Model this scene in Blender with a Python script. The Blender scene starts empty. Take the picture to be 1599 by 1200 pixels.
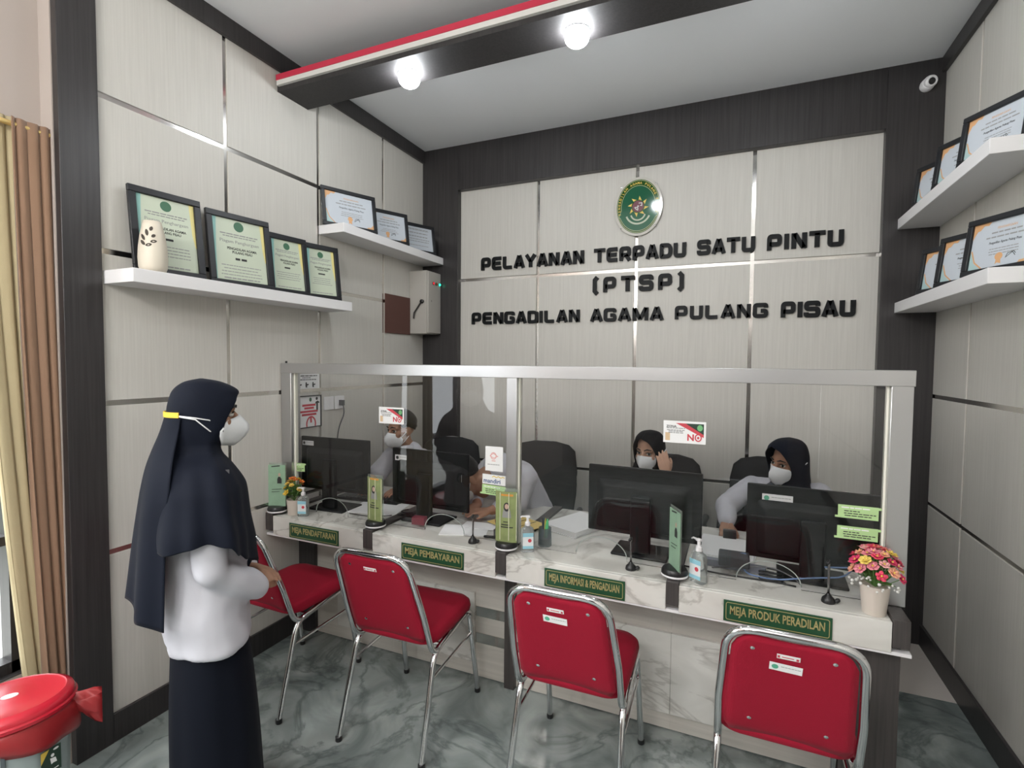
import bpy, bmesh, math, random
from mathutils import Vector, Matrix, noise
from math import pi, sin, cos, radians as R
random.seed(7)
SC = bpy.context.scene
COL = SC.collection
# ---------------------------------------------------------------- camera
cam_d = bpy.data.cameras.new('camera'); cam = bpy.data.objects.new('camera', cam_d); COL.objects.link(cam)
cam_d.sensor_width = 36.0; cam_d.lens = 36.0*803.3/1599.0; cam_d.clip_start = 0.02
YAW, PITCH, ROLL = 0.408862, 0.0429018, 0.00835443
_f = Vector((-sin(YAW)*cos(PITCH), cos(YAW)*cos(PITCH), -sin(PITCH)))
_r = Vector((cos(YAW), sin(YAW), 0)); _u = _r.cross(_f)
_r2 = _r*cos(ROLL)+_u*sin(ROLL); _u2 = -_r*sin(ROLL)+_u*cos(ROLL)
CM = Matrix.Identity(4)
for i in range(3):
    CM[i][0] = _r2[i]; CM[i][1] = _u2[i]; CM[i][2] = -_f[i]
CM.translation = (2.42, 0.0, 1.65)
cam.matrix_world = CM
SC.camera = cam
# ---------------------------------------------------------------- colour management, world, lights
SC.view_settings.view_transform = 'Standard'
SC.view_settings.look = 'None'
SC.view_settings.gamma = 1.0
SC.view_settings.use_curve_mapping = False
SC.view_settings.exposure = -0.22
w = bpy.data.worlds.new('sky'); SC.world = w; w.use_nodes = True
bg = w.node_tree.nodes['Background']; bg.inputs[0].default_value = (0.93, 0.97, 1.0, 1); bg.inputs[1].default_value = 6.0

def area(name, loc, target, sx, sy, power, col=(1, 1, 1), spread=pi):
    d = bpy.data.lights.new(name, 'AREA'); d.shape = 'RECTANGLE'; d.size = sx; d.size_y = sy
    d.energy = power; d.color = col; d.spread = spread
    o = bpy.data.objects.new(name, d); COL.objects.link(o); o.location = loc
    o.rotation_euler = (Vector(target)-Vector(loc)).to_track_quat('-Z', 'Y').to_euler()
    return o
# daylight coming in through the side window
area('daylight_window', (-1.2, -0.1, 2.9), (1.2, 0.3, 0.7), 2.2, 1.6, 170, (0.95, 0.98, 1.0))
GLOBE_E, BULB_E = 64, 150      # glow of the added fill globes and of the beam's bulbs
# ---------------------------------------------------------------- material helpers
MATS = {}
def _new(name):
    m = bpy.data.materials.new(name); m.use_nodes = True; MATS[name] = m
    nt = m.node_tree; b = nt.nodes['Principled BSDF']
    return m, nt, b
def mat(name, col, rough=0.5, metal=0.0, bump=0.0, bscale=200, emit=None, est=0, trans=0.0, ior=1.45, sheen=0.0, alpha=1.0, coat=0.0, vary=0.0, vscale=8, spec=None):
    m, nt, b = _new(name)
    b.inputs['Base Color'].default_value = (*col, 1); b.inputs['Roughness'].default_value = rough
    b.inputs['Metallic'].default_value = metal; b.inputs['IOR'].default_value = ior
    b.inputs['Transmission Weight'].default_value = trans; b.inputs['Alpha'].default_value = alpha
    b.inputs['Coat Weight'].default_value = coat
    if spec is not None: b.inputs['Specular IOR Level'].default_value = spec
    if sheen: b.inputs['Sheen Weight'].default_value = sheen; b.inputs['Sheen Roughness'].default_value = 0.4
    if emit: b.inputs['Emission Color'].default_value = (*emit, 1); b.inputs['Emission Strength'].default_value = est
    if bump or vary:
        tc = nt.nodes.new('ShaderNodeTexCoord')
    if bump:
        n = nt.nodes.new('ShaderNodeTexNoise'); n.inputs['Scale'].default_value = bscale; n.inputs['Detail'].default_value = 4
        nt.links.new(tc.outputs['Object'], n.inputs['Vector'])
        bp = nt.nodes.new('ShaderNodeBump'); bp.inputs['Strength'].default_value = bump; bp.inputs['Distance'].default_value = 0.004
        nt.links.new(n.outputs[0], bp.inputs['Height']); nt.links.new(bp.outputs[0], b.inputs['Normal'])
    if vary:
        n = nt.nodes.new('ShaderNodeTexNoise'); n.inputs['Scale'].default_value = vscale; n.inputs['Detail'].default_value = 5
        nt.links.new(tc.outputs['Object'], n.inputs['Vector'])
        mx = nt.nodes.new('ShaderNodeMix'); mx.data_type = 'RGBA'
        mx.inputs[6].default_value = (*[c*(1-vary) for c in col], 1); mx.inputs[7].default_value = (*[min(1, c*(1+vary)) for c in col], 1)
        nt.links.new(n.outputs[0], mx.inputs[0]); nt.links.new(mx.outputs[2], b.inputs['Base Color'])
    return m
def grain(name, c1, c2, scale=(60, 60, 1.5), rough=0.4, bump=0.15, detail=6):
    """streaky wood-grain laminate: noise stretched along z"""
    m, nt, b = _new(name)
    tc = nt.nodes.new('ShaderNodeTexCoord'); mp = nt.nodes.new('ShaderNodeMapping'); mp.inputs['Scale'].default_value = scale
    n = nt.nodes.new('ShaderNodeTexNoise'); n.inputs['Scale'].default_value = 1; n.inputs['Detail'].default_value = detail; n.inputs['Roughness'].default_value = .6
    cr = nt.nodes.new('ShaderNodeValToRGB'); cr.color_ramp.elements[0].position = .3; cr.color_ramp.elements[1].position = .7
    cr.color_ramp.elements[0].color = (*c1, 1); cr.color_ramp.elements[1].color = (*c2, 1)
    nt.links.new(tc.outputs['Object'], mp.inputs[0]); nt.links.new(mp.outputs[0], n.inputs['Vector']); nt.links.new(n.outputs[0], cr.inputs[0])
    nt.links.new(cr.outputs[0], b.inputs['Base Color']); b.inputs['Roughness'].default_value = rough
    bp = nt.nodes.new('ShaderNodeBump'); bp.inputs['Strength'].default_value = bump; bp.inputs['Distance'].default_value = .002
    nt.links.new(n.outputs[0], bp.inputs['Height']); nt.links.new(bp.outputs[0], b.inputs['Normal'])
    return m
def marble(name, base, cloud, vein, scale=2.0, vscale=1.2, rough=0.12, tile=None, grout=(.3, .3, .3), vw=.06, vamt=.8, stretch=(1, 1, 1), bumpy=0):
    m, nt, b = _new(name); L = nt.links.new
    tc = nt.nodes.new('ShaderNodeTexCoord'); mp = nt.nodes.new('ShaderNodeMapping'); mp.inputs['Scale'].default_value = stretch
    mp.inputs['Rotation'].default_value = (0, .5, .6)
    L(tc.outputs['Object'], mp.inputs[0])
    n1 = nt.nodes.new('ShaderNodeTexNoise'); n1.inputs['Scale'].default_value = scale; n1.inputs['Detail'].default_value = 8; n1.inputs['Distortion'].default_value = 1.2
    L(mp.outputs[0], n1.inputs['Vector'])
    c1 = nt.nodes.new('ShaderNodeValToRGB'); e = c1.color_ramp.elements; e[0].position = .35; e[0].color = (*base, 1); e[1].position = .68; e[1].color = (*cloud, 1)
    L(n1.outputs[0], c1.inputs[0])
    n2 = nt.nodes.new('ShaderNodeTexNoise'); n2.inputs['Scale'].default_value = vscale; n2.inputs['Detail'].default_value = 7; n2.inputs['Distortion'].default_value = .9
    n2.inputs['Roughness'].default_value = .55
    L(mp.outputs[0], n2.inputs['Vector'])
    s = nt.nodes.new('ShaderNodeMath'); s.operation = 'SUBTRACT'; s.inputs[1].default_value = .5; L(n2.outputs[0], s.inputs[0])
    a = nt.nodes.new('ShaderNodeMath'); a.operation = 'ABSOLUTE'; L(s.outputs[0], a.inputs[0])
    mr = nt.nodes.new('ShaderNodeMapRange'); mr.inputs[1].default_value = 0; mr.inputs[2].default_value = vw; mr.inputs[3].default_value = vamt; mr.inputs[4].default_value = 0
    L(a.outputs[0], mr.inputs[0])
    mx = nt.nodes.new('ShaderNodeMix'); mx.data_type = 'RGBA'; mx.inputs[7].default_value = (*vein, 1)
    L(mr.outputs[0], mx.inputs[0]); L(c1.outputs[0], mx.inputs[6])
    L(mx.outputs[2], b.inputs['Base Color']); b.inputs['Roughness'].default_value = rough
    return m
M = {}
M['panel'] = grain('panel_laminate', (.525, .507, .468), (.585, .567, .525), (110, 110, 3.0), .5, .06)
M['dark'] = grain('dark_wood', (.022, .020, .0205), (.042, .038, .0385), (90, 90, 2.0), .36, .10)
M['darkleg'] = grain('dark_brown_wood', (.035, .031, .03), (.07, .06, .057), (120, 120, 2.5), .4, .1)
M['chrome'] = mat('chrome', (.72, .71, .70), .10, 1.0)
M['strip'] = mat('mirror_strip', (.62, .60, .57), .16, 1.0)
M['ceil'] = mat('ceiling_paint', (.86, .87, .89), .8, vary=.04, vscale=1.2)
M['beige'] = mat('beige_plaster', (.42, .365, .33), .85, bump=.05, bscale=80)
M['floor'] = marble('floor_marble', (.145, .172, .167), (.37, .41, .395), (.06, .078, .078), 3.2, 2.4, .16, vw=.04, vamt=.55)
M['tile'] = mat('white_tile', (.62, .57, .53), .25, vary=.05, vscale=3)
M['counter'] = marble('counter_marble', (.60, .59, .55), (.72, .71, .67), (.33, .31, .28), 2.5, 1.7, .15, vw=.028, vamt=.6, stretch=(1, 1, 2.2))
M['cabinet'] = grain('cabinet_cream', (.50, .475, .43), (.60, .57, .52), (2.0, 40, 60), .4, .03)
M['white'] = mat('white_paint', (.78, .77, .78), .45)
M['alu'] = mat('brushed_aluminium', (.52, .52, .525), .30, .9)
M['black'] = mat('black_plastic', (.012, .012, .013), .35)
M['blackm'] = mat('black_matte', (.010, .010, .011), .7)
M['grey'] = mat('grey_plastic', (.10, .10, .105), .45)
M['paper'] = mat('white_paper', (.80, .80, .80), .8)
M['ink'] = mat('black_ink', (.03, .03, .03), .7)
M['greyink'] = mat('grey_ink', (.28, .28, .28), .8)
M['gold'] = mat('gold', (.75, .55, .22), .35, .6)
# ---------------------------------------------------------------- mesh helpers
class MB:
    def __init__(s): s.bm = bmesh.new()
    def poly(s, pts):
        return s.bm.faces.new([s.bm.verts.new(p) for p in pts])
    def box(s, x0, x1, y0, y1, z0, z1, mtx=None):
        vs = [Vector((x, y, z)) for x in (x0, x1) for y in (y0, y1) for z in (z0, z1)]
        if mtx: vs = [mtx @ v for v in vs]
        v = [s.bm.verts.new(p) for p in vs]
        for f in ((0, 1, 3, 2), (4, 6, 7, 5), (0, 4, 5, 1), (2, 3, 7, 6), (0, 2, 6, 4), (1, 5, 7, 3)): s.bm.faces.new([v[i] for i in f])
        return s
    def loft(s, rings, close=True, caps=True):
        rr = [[s.bm.verts.new(p) for p in r] for r in rings]
        n = len(rr[0])
        for a, b in zip(rr, rr[1:]):
            for i in range(n if close else n-1):
                j = (i+1) % n
                s.bm.faces.new((a[i], a[j], b[j], b[i]))
        if caps and close:
            s.bm.faces.new(rr[0][::-1]); s.bm.faces.new(rr[-1])
        return s
    def tube(s, pts, r, n=10, caps=True):
        pts = [Vector(p) for p in pts]
        rs = r if isinstance(r, (list, tuple)) else [r]*len(pts)
        t0 = (pts[1]-pts[0]).normalized()
        up = Vector((0, 0, 1)) if abs(t0.z) < .9 else Vector((1, 0, 0))
        nrm = t0.cross(up).normalized(); rings = []
        for i, p in enumerate(pts):
            t = (pts[min(i+1, len(pts)-1)]-pts[max(i-1, 0)]).normalized()
            nrm = (nrm-t*nrm.dot(t)).normalized(); bn = t.cross(nrm)
            rings.append([p+(nrm*cos(2*pi*k/n)+bn*sin(2*pi*k/n))*rs[i] for k in range(n)])
        return s.loft(rings, True, caps)
    def lathe(s, prof, n=24, c=(0, 0, 0), mtx=None, caps=True):
        rings = []
        for r, z in prof:
            ring = [Vector((c[0]+max(r, 1e-4)*cos(2*pi*k/n), c[1]+max(r, 1e-4)*sin(2*pi*k/n), c[2]+z)) for k in range(n)]
            rings.append([mtx @ p for p in ring] if mtx else ring)
        return s.loft(rings, True, caps)
    def prism(s, pts2, z0, z1, mtx=None):
        """2d polygon (x,y) extruded from z0 to z1"""
        lo = [Vector((x, y, z0)) for x, y in pts2]; hi = [Vector((x, y, z1)) for x, y in pts2]
        if mtx: lo = [mtx @ p for p in lo]; hi = [mtx @ p for p in hi]
        return s.loft([lo, hi])
    def ball(s, c, r, mtx=None, nu=14, nv=10):
        r = (r, r, r) if not isinstance(r, (tuple, list)) else r
        rings = []
        for i in range(nv+1):
            a = -pi/2+pi*i/nv
            k = max(cos(a), 1e-3)
            ring = [Vector((c[0]+r[0]*k*cos(2*pi*j/nu), c[1]+r[1]*k*sin(2*pi*j/nu), c[2]+r[2]*sin(a))) for j in range(nu)]
            rings.append([mtx @ p for p in ring] if mtx else ring)
        return s.loft(rings)
    def capsule(s, p0, r0, p1, r1, n=14):
        p0, p1 = Vector(p0), Vector(p1); d = (p1-p0)
        L = d.length; d = d/L if L > 1e-6 else Vector((0, 0, 1))
        pts = []; rs = []
        for a in (89, 70, 45, 20, 0): pts.append(p0-d*r0*sin(R(a))); rs.append(max(r0*cos(R(a)), 1e-4))
        for a in (0, 20, 45, 70, 89): pts.append(p1+d*r1*sin(R(a))); rs.append(max(r1*cos(R(a)), 1e-4))
        return s.tube(pts, rs, n)
    def strip(s, path, w, z0, z1, closed=False, mtx=None):
        """ribbon of width w along a 2d path, extruded z0..z1"""
        P = [Vector((p[0], p[1])) for p in path]; n = len(P); off = []
        for i in range(n):
            a = P[i]-P[i-1] if (i > 0 or closed) else P[1]-P[0]
            b = P[(i+1) % n]-P[i] if (i < n-1 or closed) else P[-1]-P[-2]
            a.normalize(); b.normalize(); t = (a+b)
            t = t.normalized() if t.length > 1e-6 else a
            nn = Vector((-t.y, t.x)); k = nn.dot(Vector((-b.y, b.x))); off.append(nn*(w/2)/max(k, .35))
        rings = []
        for p, o in zip(P, off):
            q = [Vector((*(p+o), z0)), Vector((*(p-o), z0)), Vector((*(p-o), z1)), Vector((*(p+o), z1))]
            rings.append([mtx @ v for v in q] if mtx else q)
        if closed: rings.append(rings[0])
        return s.loft(rings, True, not closed)
    def build(s, name, m, parent=None, smooth=False, bevel=0, seg=2, mtx=None, sub=0, solid=0, weld=False):
        if weld: bmesh.ops.remove_doubles(s.bm, verts=s.bm.verts, dist=1e-5)
        bmesh.ops.recalc_face_normals(s.bm, faces=s.bm.faces)
        me = bpy.data.meshes.new(name); s.bm.to_mesh(me); s.bm.free()
        if isinstance(m, str): m = M[m]
        me.materials.append(m)
        for p in me.polygons: p.use_smooth = bool(smooth)
        if smooth == 'auto':
            me.set_sharp_from_angle(angle=R(35))
        o = bpy.data.objects.new(name, me); COL.objects.link(o)
        if parent: o.parent = parent
        if mtx: o.matrix_local = mtx
        if solid: q = o.modifiers.new('solid', 'SOLIDIFY'); q.thickness = solid; q.offset = 0
        if bevel:
            q = o.modifiers.new('bevel', 'BEVEL'); q.width = bevel; q.segments = seg; q.limit_method = 'ANGLE'; q.angle_limit = R(40)
            for p in me.polygons: p.use_smooth = True
            me.set_sharp_from_angle(angle=R(35)); q.harden_normals = False
        if sub: q = o.modifiers.new('sub', 'SUBSURF'); q.levels = sub; q.render_levels = sub
        return o
def tag(o, label=None, cat=None, group=None, kind=None):
    if label: o['label'] = label
    if cat: o['category'] = cat
    if group: o['group'] = group
    if kind: o['kind'] = kind
    return o
def thing(name, label, cat, loc=(0, 0, 0), rz=0, group=None, mtx=None):
    o = bpy.data.objects.new(name, None); COL.objects.link(o); o.empty_display_size = .1
    if mtx: o.matrix_world = mtx
    else: o.location = loc; o.rotation_euler = (0, 0, rz)
    return tag(o, label, cat, group)
def struct(name, mb, m, **k):
    o = mb.build(name, m, **k)
    if 'parent' not in k or k['parent'] is None: o['kind'] = 'structure'
    return o
def dup(root, label=None, group=None, mtx=None, loc=None, rz=None):
    def cp(o, par):
        c = o.copy(); COL.objects.link(c); c.parent = par
        for ch in [q for q in ALLCH.get(o.name, o.children)]: cp(ch, c)
        return c
    r = cp(root, None)
    if label: r['label'] = label
    if group: r['group'] = group
    if mtx: r.matrix_world = mtx
    if loc is not None: r.location = loc
    if rz is not None: r.rotation_euler = (0, 0, rz)
    return r
ALLCH = {}
def frame_m(o, x, y):
    """matrix with local x, y (in the face) and z = outward normal"""
    x = Vector(x).normalized(); y = Vector(y); z = x.cross(y).normalized(); y = z.cross(x)
    m = Matrix.Identity(4)
    for i in range(3): m[i][0] = x[i]; m[i][1] = y[i]; m[i][2] = z[i]
    m.translation = Vector(o)
    return m
def arc2(cx, cy, r, a0, a1, n=6): return [(cx+r*cos(R(a0+(a1-a0)*i/n)), cy+r*sin(R(a0+(a1-a0)*i/n))) for i in range(n+1)]
def rrect(x0, x1, y0, y1, r, n=5):
    return arc2(x1-r, y0+r, r, -90, 0, n)+arc2(x1-r, y1-r, r, 0, 90, n)+arc2(x0+r, y1-r, r, 90, 180, n)+arc2(x0+r, y0+r, r, 180, 270, n)
def roundpath(pts, r, n=5, closed=False):
    """polyline with its corners rounded (2d or 3d)"""
    P = [Vector(p) for p in pts]; out = []; N = len(P)
    for i in range(N):
        if not closed and i in (0, N-1): out.append(P[i]); continue
        a, b, c = P[i-1], P[i], P[(i+1) % N]
        rr = r[i] if isinstance(r, (list, tuple)) else r
        d1 = (a-b); d2 = (c-b); k = min(rr, d1.length*.49, d2.length*.49)
        p, q = b+d1.normalized()*k, b+d2.normalized()*k
        for t in range(n+1):
            t /= n; out.append(p*(1-t)**2+b*2*t*(1-t)+q*t*t)
    return out
_DG = None
def textmesh(name, body, size, m, parent, mtx, sx=1.0, depth=.0006, align='CENTER', bold=0.0, width=None, height=None, shear=0):
    cu = bpy.data.curves.new(name, 'FONT'); cu.body = body; cu.size = size; cu.align_x = align; cu.align_y = 'CENTER'
    cu.extrude = depth; cu.offset = bold; cu.resolution_u = 2; cu.shear = shear
    o = bpy.data.objects.new(name+'_t', cu); COL.objects.link(o)
    dg = bpy.context.evaluated_depsgraph_get(); dg.update()
    me = bpy.data.meshes.new_from_object(o.evaluated_get(dg)); bpy.data.objects.remove(o); bpy.data.curves.remove(cu)
    xs = [v.co.x for v in me.vertices]; ys = [v.co.y for v in me.vertices]
    if xs:
        kx = sx if width is None else width/max(1e-6, max(xs)-min(xs)); ky = 1 if height is None else height/max(1e-6, max(ys)-min(ys))
        cx = (max(xs)+min(xs))/2 if width is not None or align == 'CENTER' else 0; cy = (max(ys)+min(ys))/2
        for v in me.vertices: v.co.x = (v.co.x-cx)*kx; v.co.y = (v.co.y-cy)*ky
    me.materials.clear(); me.materials.append(M[m] if isinstance(m, str) else m)
    ob = bpy.data.objects.new(name, me); COL.objects.link(ob)
    if parent: ob.parent = parent
    if mtx: ob.matrix_local = mtx
    return ob
def T(x, y, z): return Matrix.Translation((x, y, z))
def lines(mb, x0, x1, y, h, z, rnd=.15, cx=True):
    """an unreadable printed line: a row of small bars"""
    x = x0+random.uniform(0, rnd)*(x1-x0)/2; e = x1-random.uniform(0, rnd)*(x1-x0)/2
    if cx: m_ = (x0+x1)/2; hw = max(e-m_, m_-x); x, e = m_-hw, m_+hw
    while x < e-h:
        wd = min(random.uniform(2.0, 6)*h, e-x); mb.box(x, x+wd, y-h/2, y+h/2, z, z+.0004); x += wd+h*.7
    return mb
def remesh(mb, voxel, smooth_it=4, wr=0.0, wscale=12, wstretch=(1, 1, 1), seed=0):
    """fuse overlapping closed shapes into one continuous skin"""
    bmesh.ops.recalc_face_normals(mb.bm, faces=mb.bm.faces)
    me = bpy.data.meshes.new('tmp'); mb.bm.to_mesh(me); mb.bm.free()
    o = bpy.data.objects.new('tmp', me); COL.objects.link(o)
    q = o.modifiers.new('r', 'REMESH'); q.mode = 'VOXEL'; q.voxel_size = voxel; q.use_smooth_shade = True
    if smooth_it: q = o.modifiers.new('s', 'SMOOTH'); q.factor = .5; q.iterations = smooth_it
    dg = bpy.context.evaluated_depsgraph_get(); dg.update()
    m2 = bpy.data.meshes.new_from_object(o.evaluated_get(dg)); bpy.data.objects.remove(o); bpy.data.meshes.remove(me)
    if wr:
        nr = [v.normal.copy() for v in m2.vertices]
        for v, n in zip(m2.vertices, nr):
            p = Vector((v.co.x*wstretch[0], v.co.y*wstretch[1], v.co.z*wstretch[2]))*wscale+Vector((seed*3.1, seed*1.7, 0))
            v.co += n*wr*(noise.noise(p)+.5*noise.noise(p*2.1))
    for p in m2.polygons: p.use_smooth = True
    return m2
def link(name, me, m, parent=None, mtx=None):
    me.name = name; me.materials.clear(); me.materials.append(M[m] if isinstance(m, str) else m)
    o = bpy.data.objects.new(name, me); COL.objects.link(o)
    if parent: o.parent = parent
    if mtx: o.matrix_local = mtx
    return o
# ================================================================ THE ROOM
W, YB, H = 3.47, 3.74, 3.385
REAR = -3.4
def panels(mb, cells, mtx, d0, d1):
    for (a0, a1, b0, b1) in cells: mb.box(a0, a1, b0, b1, d0, d1, mtx)
G = .012
def grid(us, vs):
    return [(u0+G, u1-G, v0+G, v1-G) for u0, u1 in zip(us, us[1:]) for v0, v1 in zip(vs, vs[1:])]
# floor: marble in front, white tiles behind the counter
struct('floor', MB().box(-.4, W+.2, REAR-.2, 3.11, -.05, 0), 'floor')
b = MB()
for i in range(9):
    for j in range(2): b.box(W-.4*(i+1)+.0015, W-.4*i-.0015, 3.112+.4*j, 3.112+.4*(j+1)-.003, -.05, .0)
o = struct('floor_tiles', b, 'tile'); o['kind'] = 'structure'
struct('ceiling', MB().box(-.4, W+.2, REAR-.2, YB+.2, H, H+.06), 'ceil')
# left wall: chrome backing that shows in the joints, laminate panels on it
ML = frame_m((0, 0, 0), (0, 1, 0), (0, 0, 1))           # x = world y, y = world z, normal = +x
wl = struct('wall_left', MB().box(-.12, -.005, 1.165, YB+.1, 0, H), 'strip')
b = MB(); panels(b, grid([1.275, 1.875, 2.512, 3.159, 3.80], [-.2, .190+.636, .826+.636, 2.098, 2.734, 3.50]), ML, -.006, 0)
for f in b.bm.verts:
    f.co.z = min(max(f.co.z, .02), 3.36); f.co.y = min(max(f.co.y, 1.28), 3.735)
struct('panel', b, 'panel', parent=wl)
struct('trim_1', MB().box(-.02, .016, 1.153, 1.290, 0, H), 'dark', bevel=.002)
struct('trim_2', MB().box(0, .022, 1.29, YB, 3.285, H), 'dark', bevel=.002)
struct('baseboard_left', MB().box(0, .014, 1.29, 2.32, 0, .125), 'dark', bevel=.002)
# plastered part of the left wall with the window
b = MB()
b.box(-.25, -.10, REAR, -1.15, 0, H); b.box(-.25, -.10, -1.15, 1.153, 2.42, H); b.box(-.25, -.10, -1.15, 1.153, 0, .42); b.box(-.25, -.10, 1.07, 1.153, .42, 2.42); b.box(-.25, -.021, 1.150, 1.164, 0, H)
struct('wall_left_plaster', b, 'beige')
b = MB()
for y0, y1, z0, z1 in ((-1.15, 1.07, .42, .47), (-1.15, 1.07, 2.37, 2.42), (-1.15, -1.10, .42, 2.42), (1.02, 1.07, .42, 2.42), (-.11, -.06, .47, 2.37), (-1.15, 1.07, .93, .965)):
    b.box(-.20, -.13, y0, y1, z0, z1)
wn = struct('window_1', b, 'dark')
struct('window_sill', MB().box(-.14, -.1005, -1.14, 1.06, .395, .425), 'dark', parent=wn, bevel=.003)
M['glass'] = mat('clear_glass', (1, 1, 1), 0.0, trans=1.0, ior=1.36)
# back wall
wb = struct('wall_back', MB().box(-.1, W+.1, 3.752, 3.9, 0, H), 'strip')
MBk = frame_m((0, YB, 0), (1, 0, 0), (0, 0, 1))          # x = world x, y = world z, normal = -y
b = MB(); panels(b, grid([.10, 1.008, 1.754, 2.505, 3.40], [-.2, .848, 1.58, 2.315, 3.2]), MBk, -.012, 0)
for f in b.bm.verts: f.co.x = min(max(f.co.x, .30), 3.22); f.co.z = min(max(f.co.z, .03), 3.05)
struct('panel', b, 'panel', parent=wb)
struct('trim_3', MB().box(0, .334, 3.685, 3.76, 0, H), 'dark', bevel=.002)
struct('trim_4', MB().box(3.197, W, 3.685, 3.76, 0, H), 'dark', bevel=.002)
struct('trim_5', MB().box(.334, 3.197, 3.685, 3.76, 3.032, H), 'dark', bevel=.002)
struct('baseboard_back', MB().box(.334, 3.197, 3.72, 3.745, 0, .12), 'dark', bevel=.002)
# right wall
wr = struct('wall_right', MB().box(W+.005, W+.15, REAR, YB+.1, 0, H), 'strip')
MR = frame_m((W, 0, 0), (0, -1, 0), (0, 0, 1))           # x = -world y, normal = -x
b = MB(); panels(b, grid([-3.85, -3.215, -2.45, -1.69, -.93, .6, 2.2, 3.38], [-.2, .846, 1.472, 2.098, 2.734, 3.5]), MR, -.006, 0)
for f in b.bm.verts: f.co.z = min(max(f.co.z, .02), 3.36); f.co.y = min(f.co.y, 3.735)
struct('panel', b, 'panel', parent=wr)
struct('trim_6', MB().box(W-.022, W, REAR, 3.685, 3.30, H), 'dark', bevel=.002)
struct('baseboard_right', MB().box(W-.016, W, REAR, 3.685, 0, .125), 'dark', bevel=.002)
M['rearwood'] = grain('rear_wood_panelling', (.10, .085, .075), (.16, .135, .12), (60, 60, 1.6), .45)
# wall behind the camera with a wooden double door
b = MB(); b.box(-.1, 2.2, REAR-.15, REAR, 0, H); b.box(3.1, W, REAR-.15, REAR, 0, H); b.box(2.2, 3.1, REAR-.15, REAR, 2.2, H)
struct('wall_rear', b, 'rearwood')
struct('door_1', MB().box(2.2, 2.24, REAR-.08, REAR+.01, 0, 2.2).box(3.06, 3.1, REAR-.08, REAR+.01, 0, 2.2).box(2.2, 3.1, REAR-.08, REAR+.01, 2.16, 2.2).box(2.24, 3.06, REAR-.06, REAR-.02, .01, 2.16), 'dark')
# added fill globes, unseen behind the camera, brightening room and ceiling
M['globe'] = mat('fill_globe_glow', (1, 1, 1), .5, emit=(1, .985, .96), est=GLOBE_E)
for i, (x, y) in enumerate(((.8, -.5), (1.95, -.9), (.8, -2.3), (1.95, -2.6))):
    t = thing('fill_globe', 'added fill globe out of view behind the camera, %s' % ('by the window', 'by the wall panels', 'by the rear wall and window', 'above the rear door')[i], 'fill light', (x, y, H), 0, 'added fill globes')
    MB().lathe([(.05, 0), (.05, -.015), (.008, -.03), (.008, -.50), (.03, -.51), (.03, -.54)], 20).build('stem', 'white', t, smooth='auto'); MB().ball((0, 0, -.70), .17, nu=20, nv=12).build('globe', 'globe', t, smooth=True)
M['darkmatt'] = grain('dark_matt_wood', (.020, .018, .0185), (.036, .033, .0335), (90, 90, 2.0), .65, .05)
# ceiling beam with red and white edging, downlights
bm_ = struct('trim_7', MB().box(0, W, 2.205, 2.43, 3.17, 3.205).box(0, W, 2.372, 2.43, 3.205, H), 'darkmatt')
M['red'] = mat('red_paint', (.52, .03, .065), .5); M['offwhite'] = mat('offwhite_paint', (.66, .65, .62), .5)
struct('edging', MB().box(.012, W, 2.188, 2.206, 3.196, 3.222), 'offwhite', parent=bm_)
struct('edging', MB().box(.012, W, 2.184, 2.206, 3.222, 3.252), 'red', parent=bm_)
struct('edging_back', MB().box(.012, W, 2.206, 2.37, 3.205, 3.225), 'dark', parent=bm_)
M['lamp'] = mat('lamp_glow', (1, 1, 1), .5, emit=(.93, .97, 1.0), est=BULB_E)
for i, x in enumerate((.795, 1.715, 2.635)):
    t = thing('ceiling_downlight', ['lit round downlight in the dark beam above the left wall certificates', 'lit round downlight in the dark beam above the round court emblem', 'lit round downlight in the dark beam toward the security camera'][i], 'downlight', (x, 2.345, 3.17), 0, 'downlights in the ceiling beam')
    MB().lathe([(.060, 0), (.060, -.003), (.045, -.003), (.0, -.002)], 32).build('rim', 'grey', t, smooth='auto')
    MB().ball((0, 0, -.026), (.056, .056, .042), nu=20, nv=12).build('bulb', 'lamp', t, smooth=True)
# outside the window: pale paving and a hedge
M['paving'] = mat('paving', (.6, .6, .57), .8, vary=.1); M['leaf'] = mat('leaves', (.10, .24, .05), .6, vary=.4, vscale=20)
struct('ground', MB().box(-9, -.25, -6, 8, -.2, -.1), 'paving')
b = MB(); rr = random.Random(3)
for i in range(260):
    c = Vector((-4.4+rr.uniform(-.5, .5), rr.uniform(-4, 5), rr.uniform(-.1, 1.75)))
    b.ball(c, (rr.uniform(.12, .26), rr.uniform(.12, .26), rr.uniform(.1, .2)), nu=7, nv=5)
tag(b.build('hedge', 'leaf'), 'green hedge outside the window behind the curtain', 'hedge')
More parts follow.
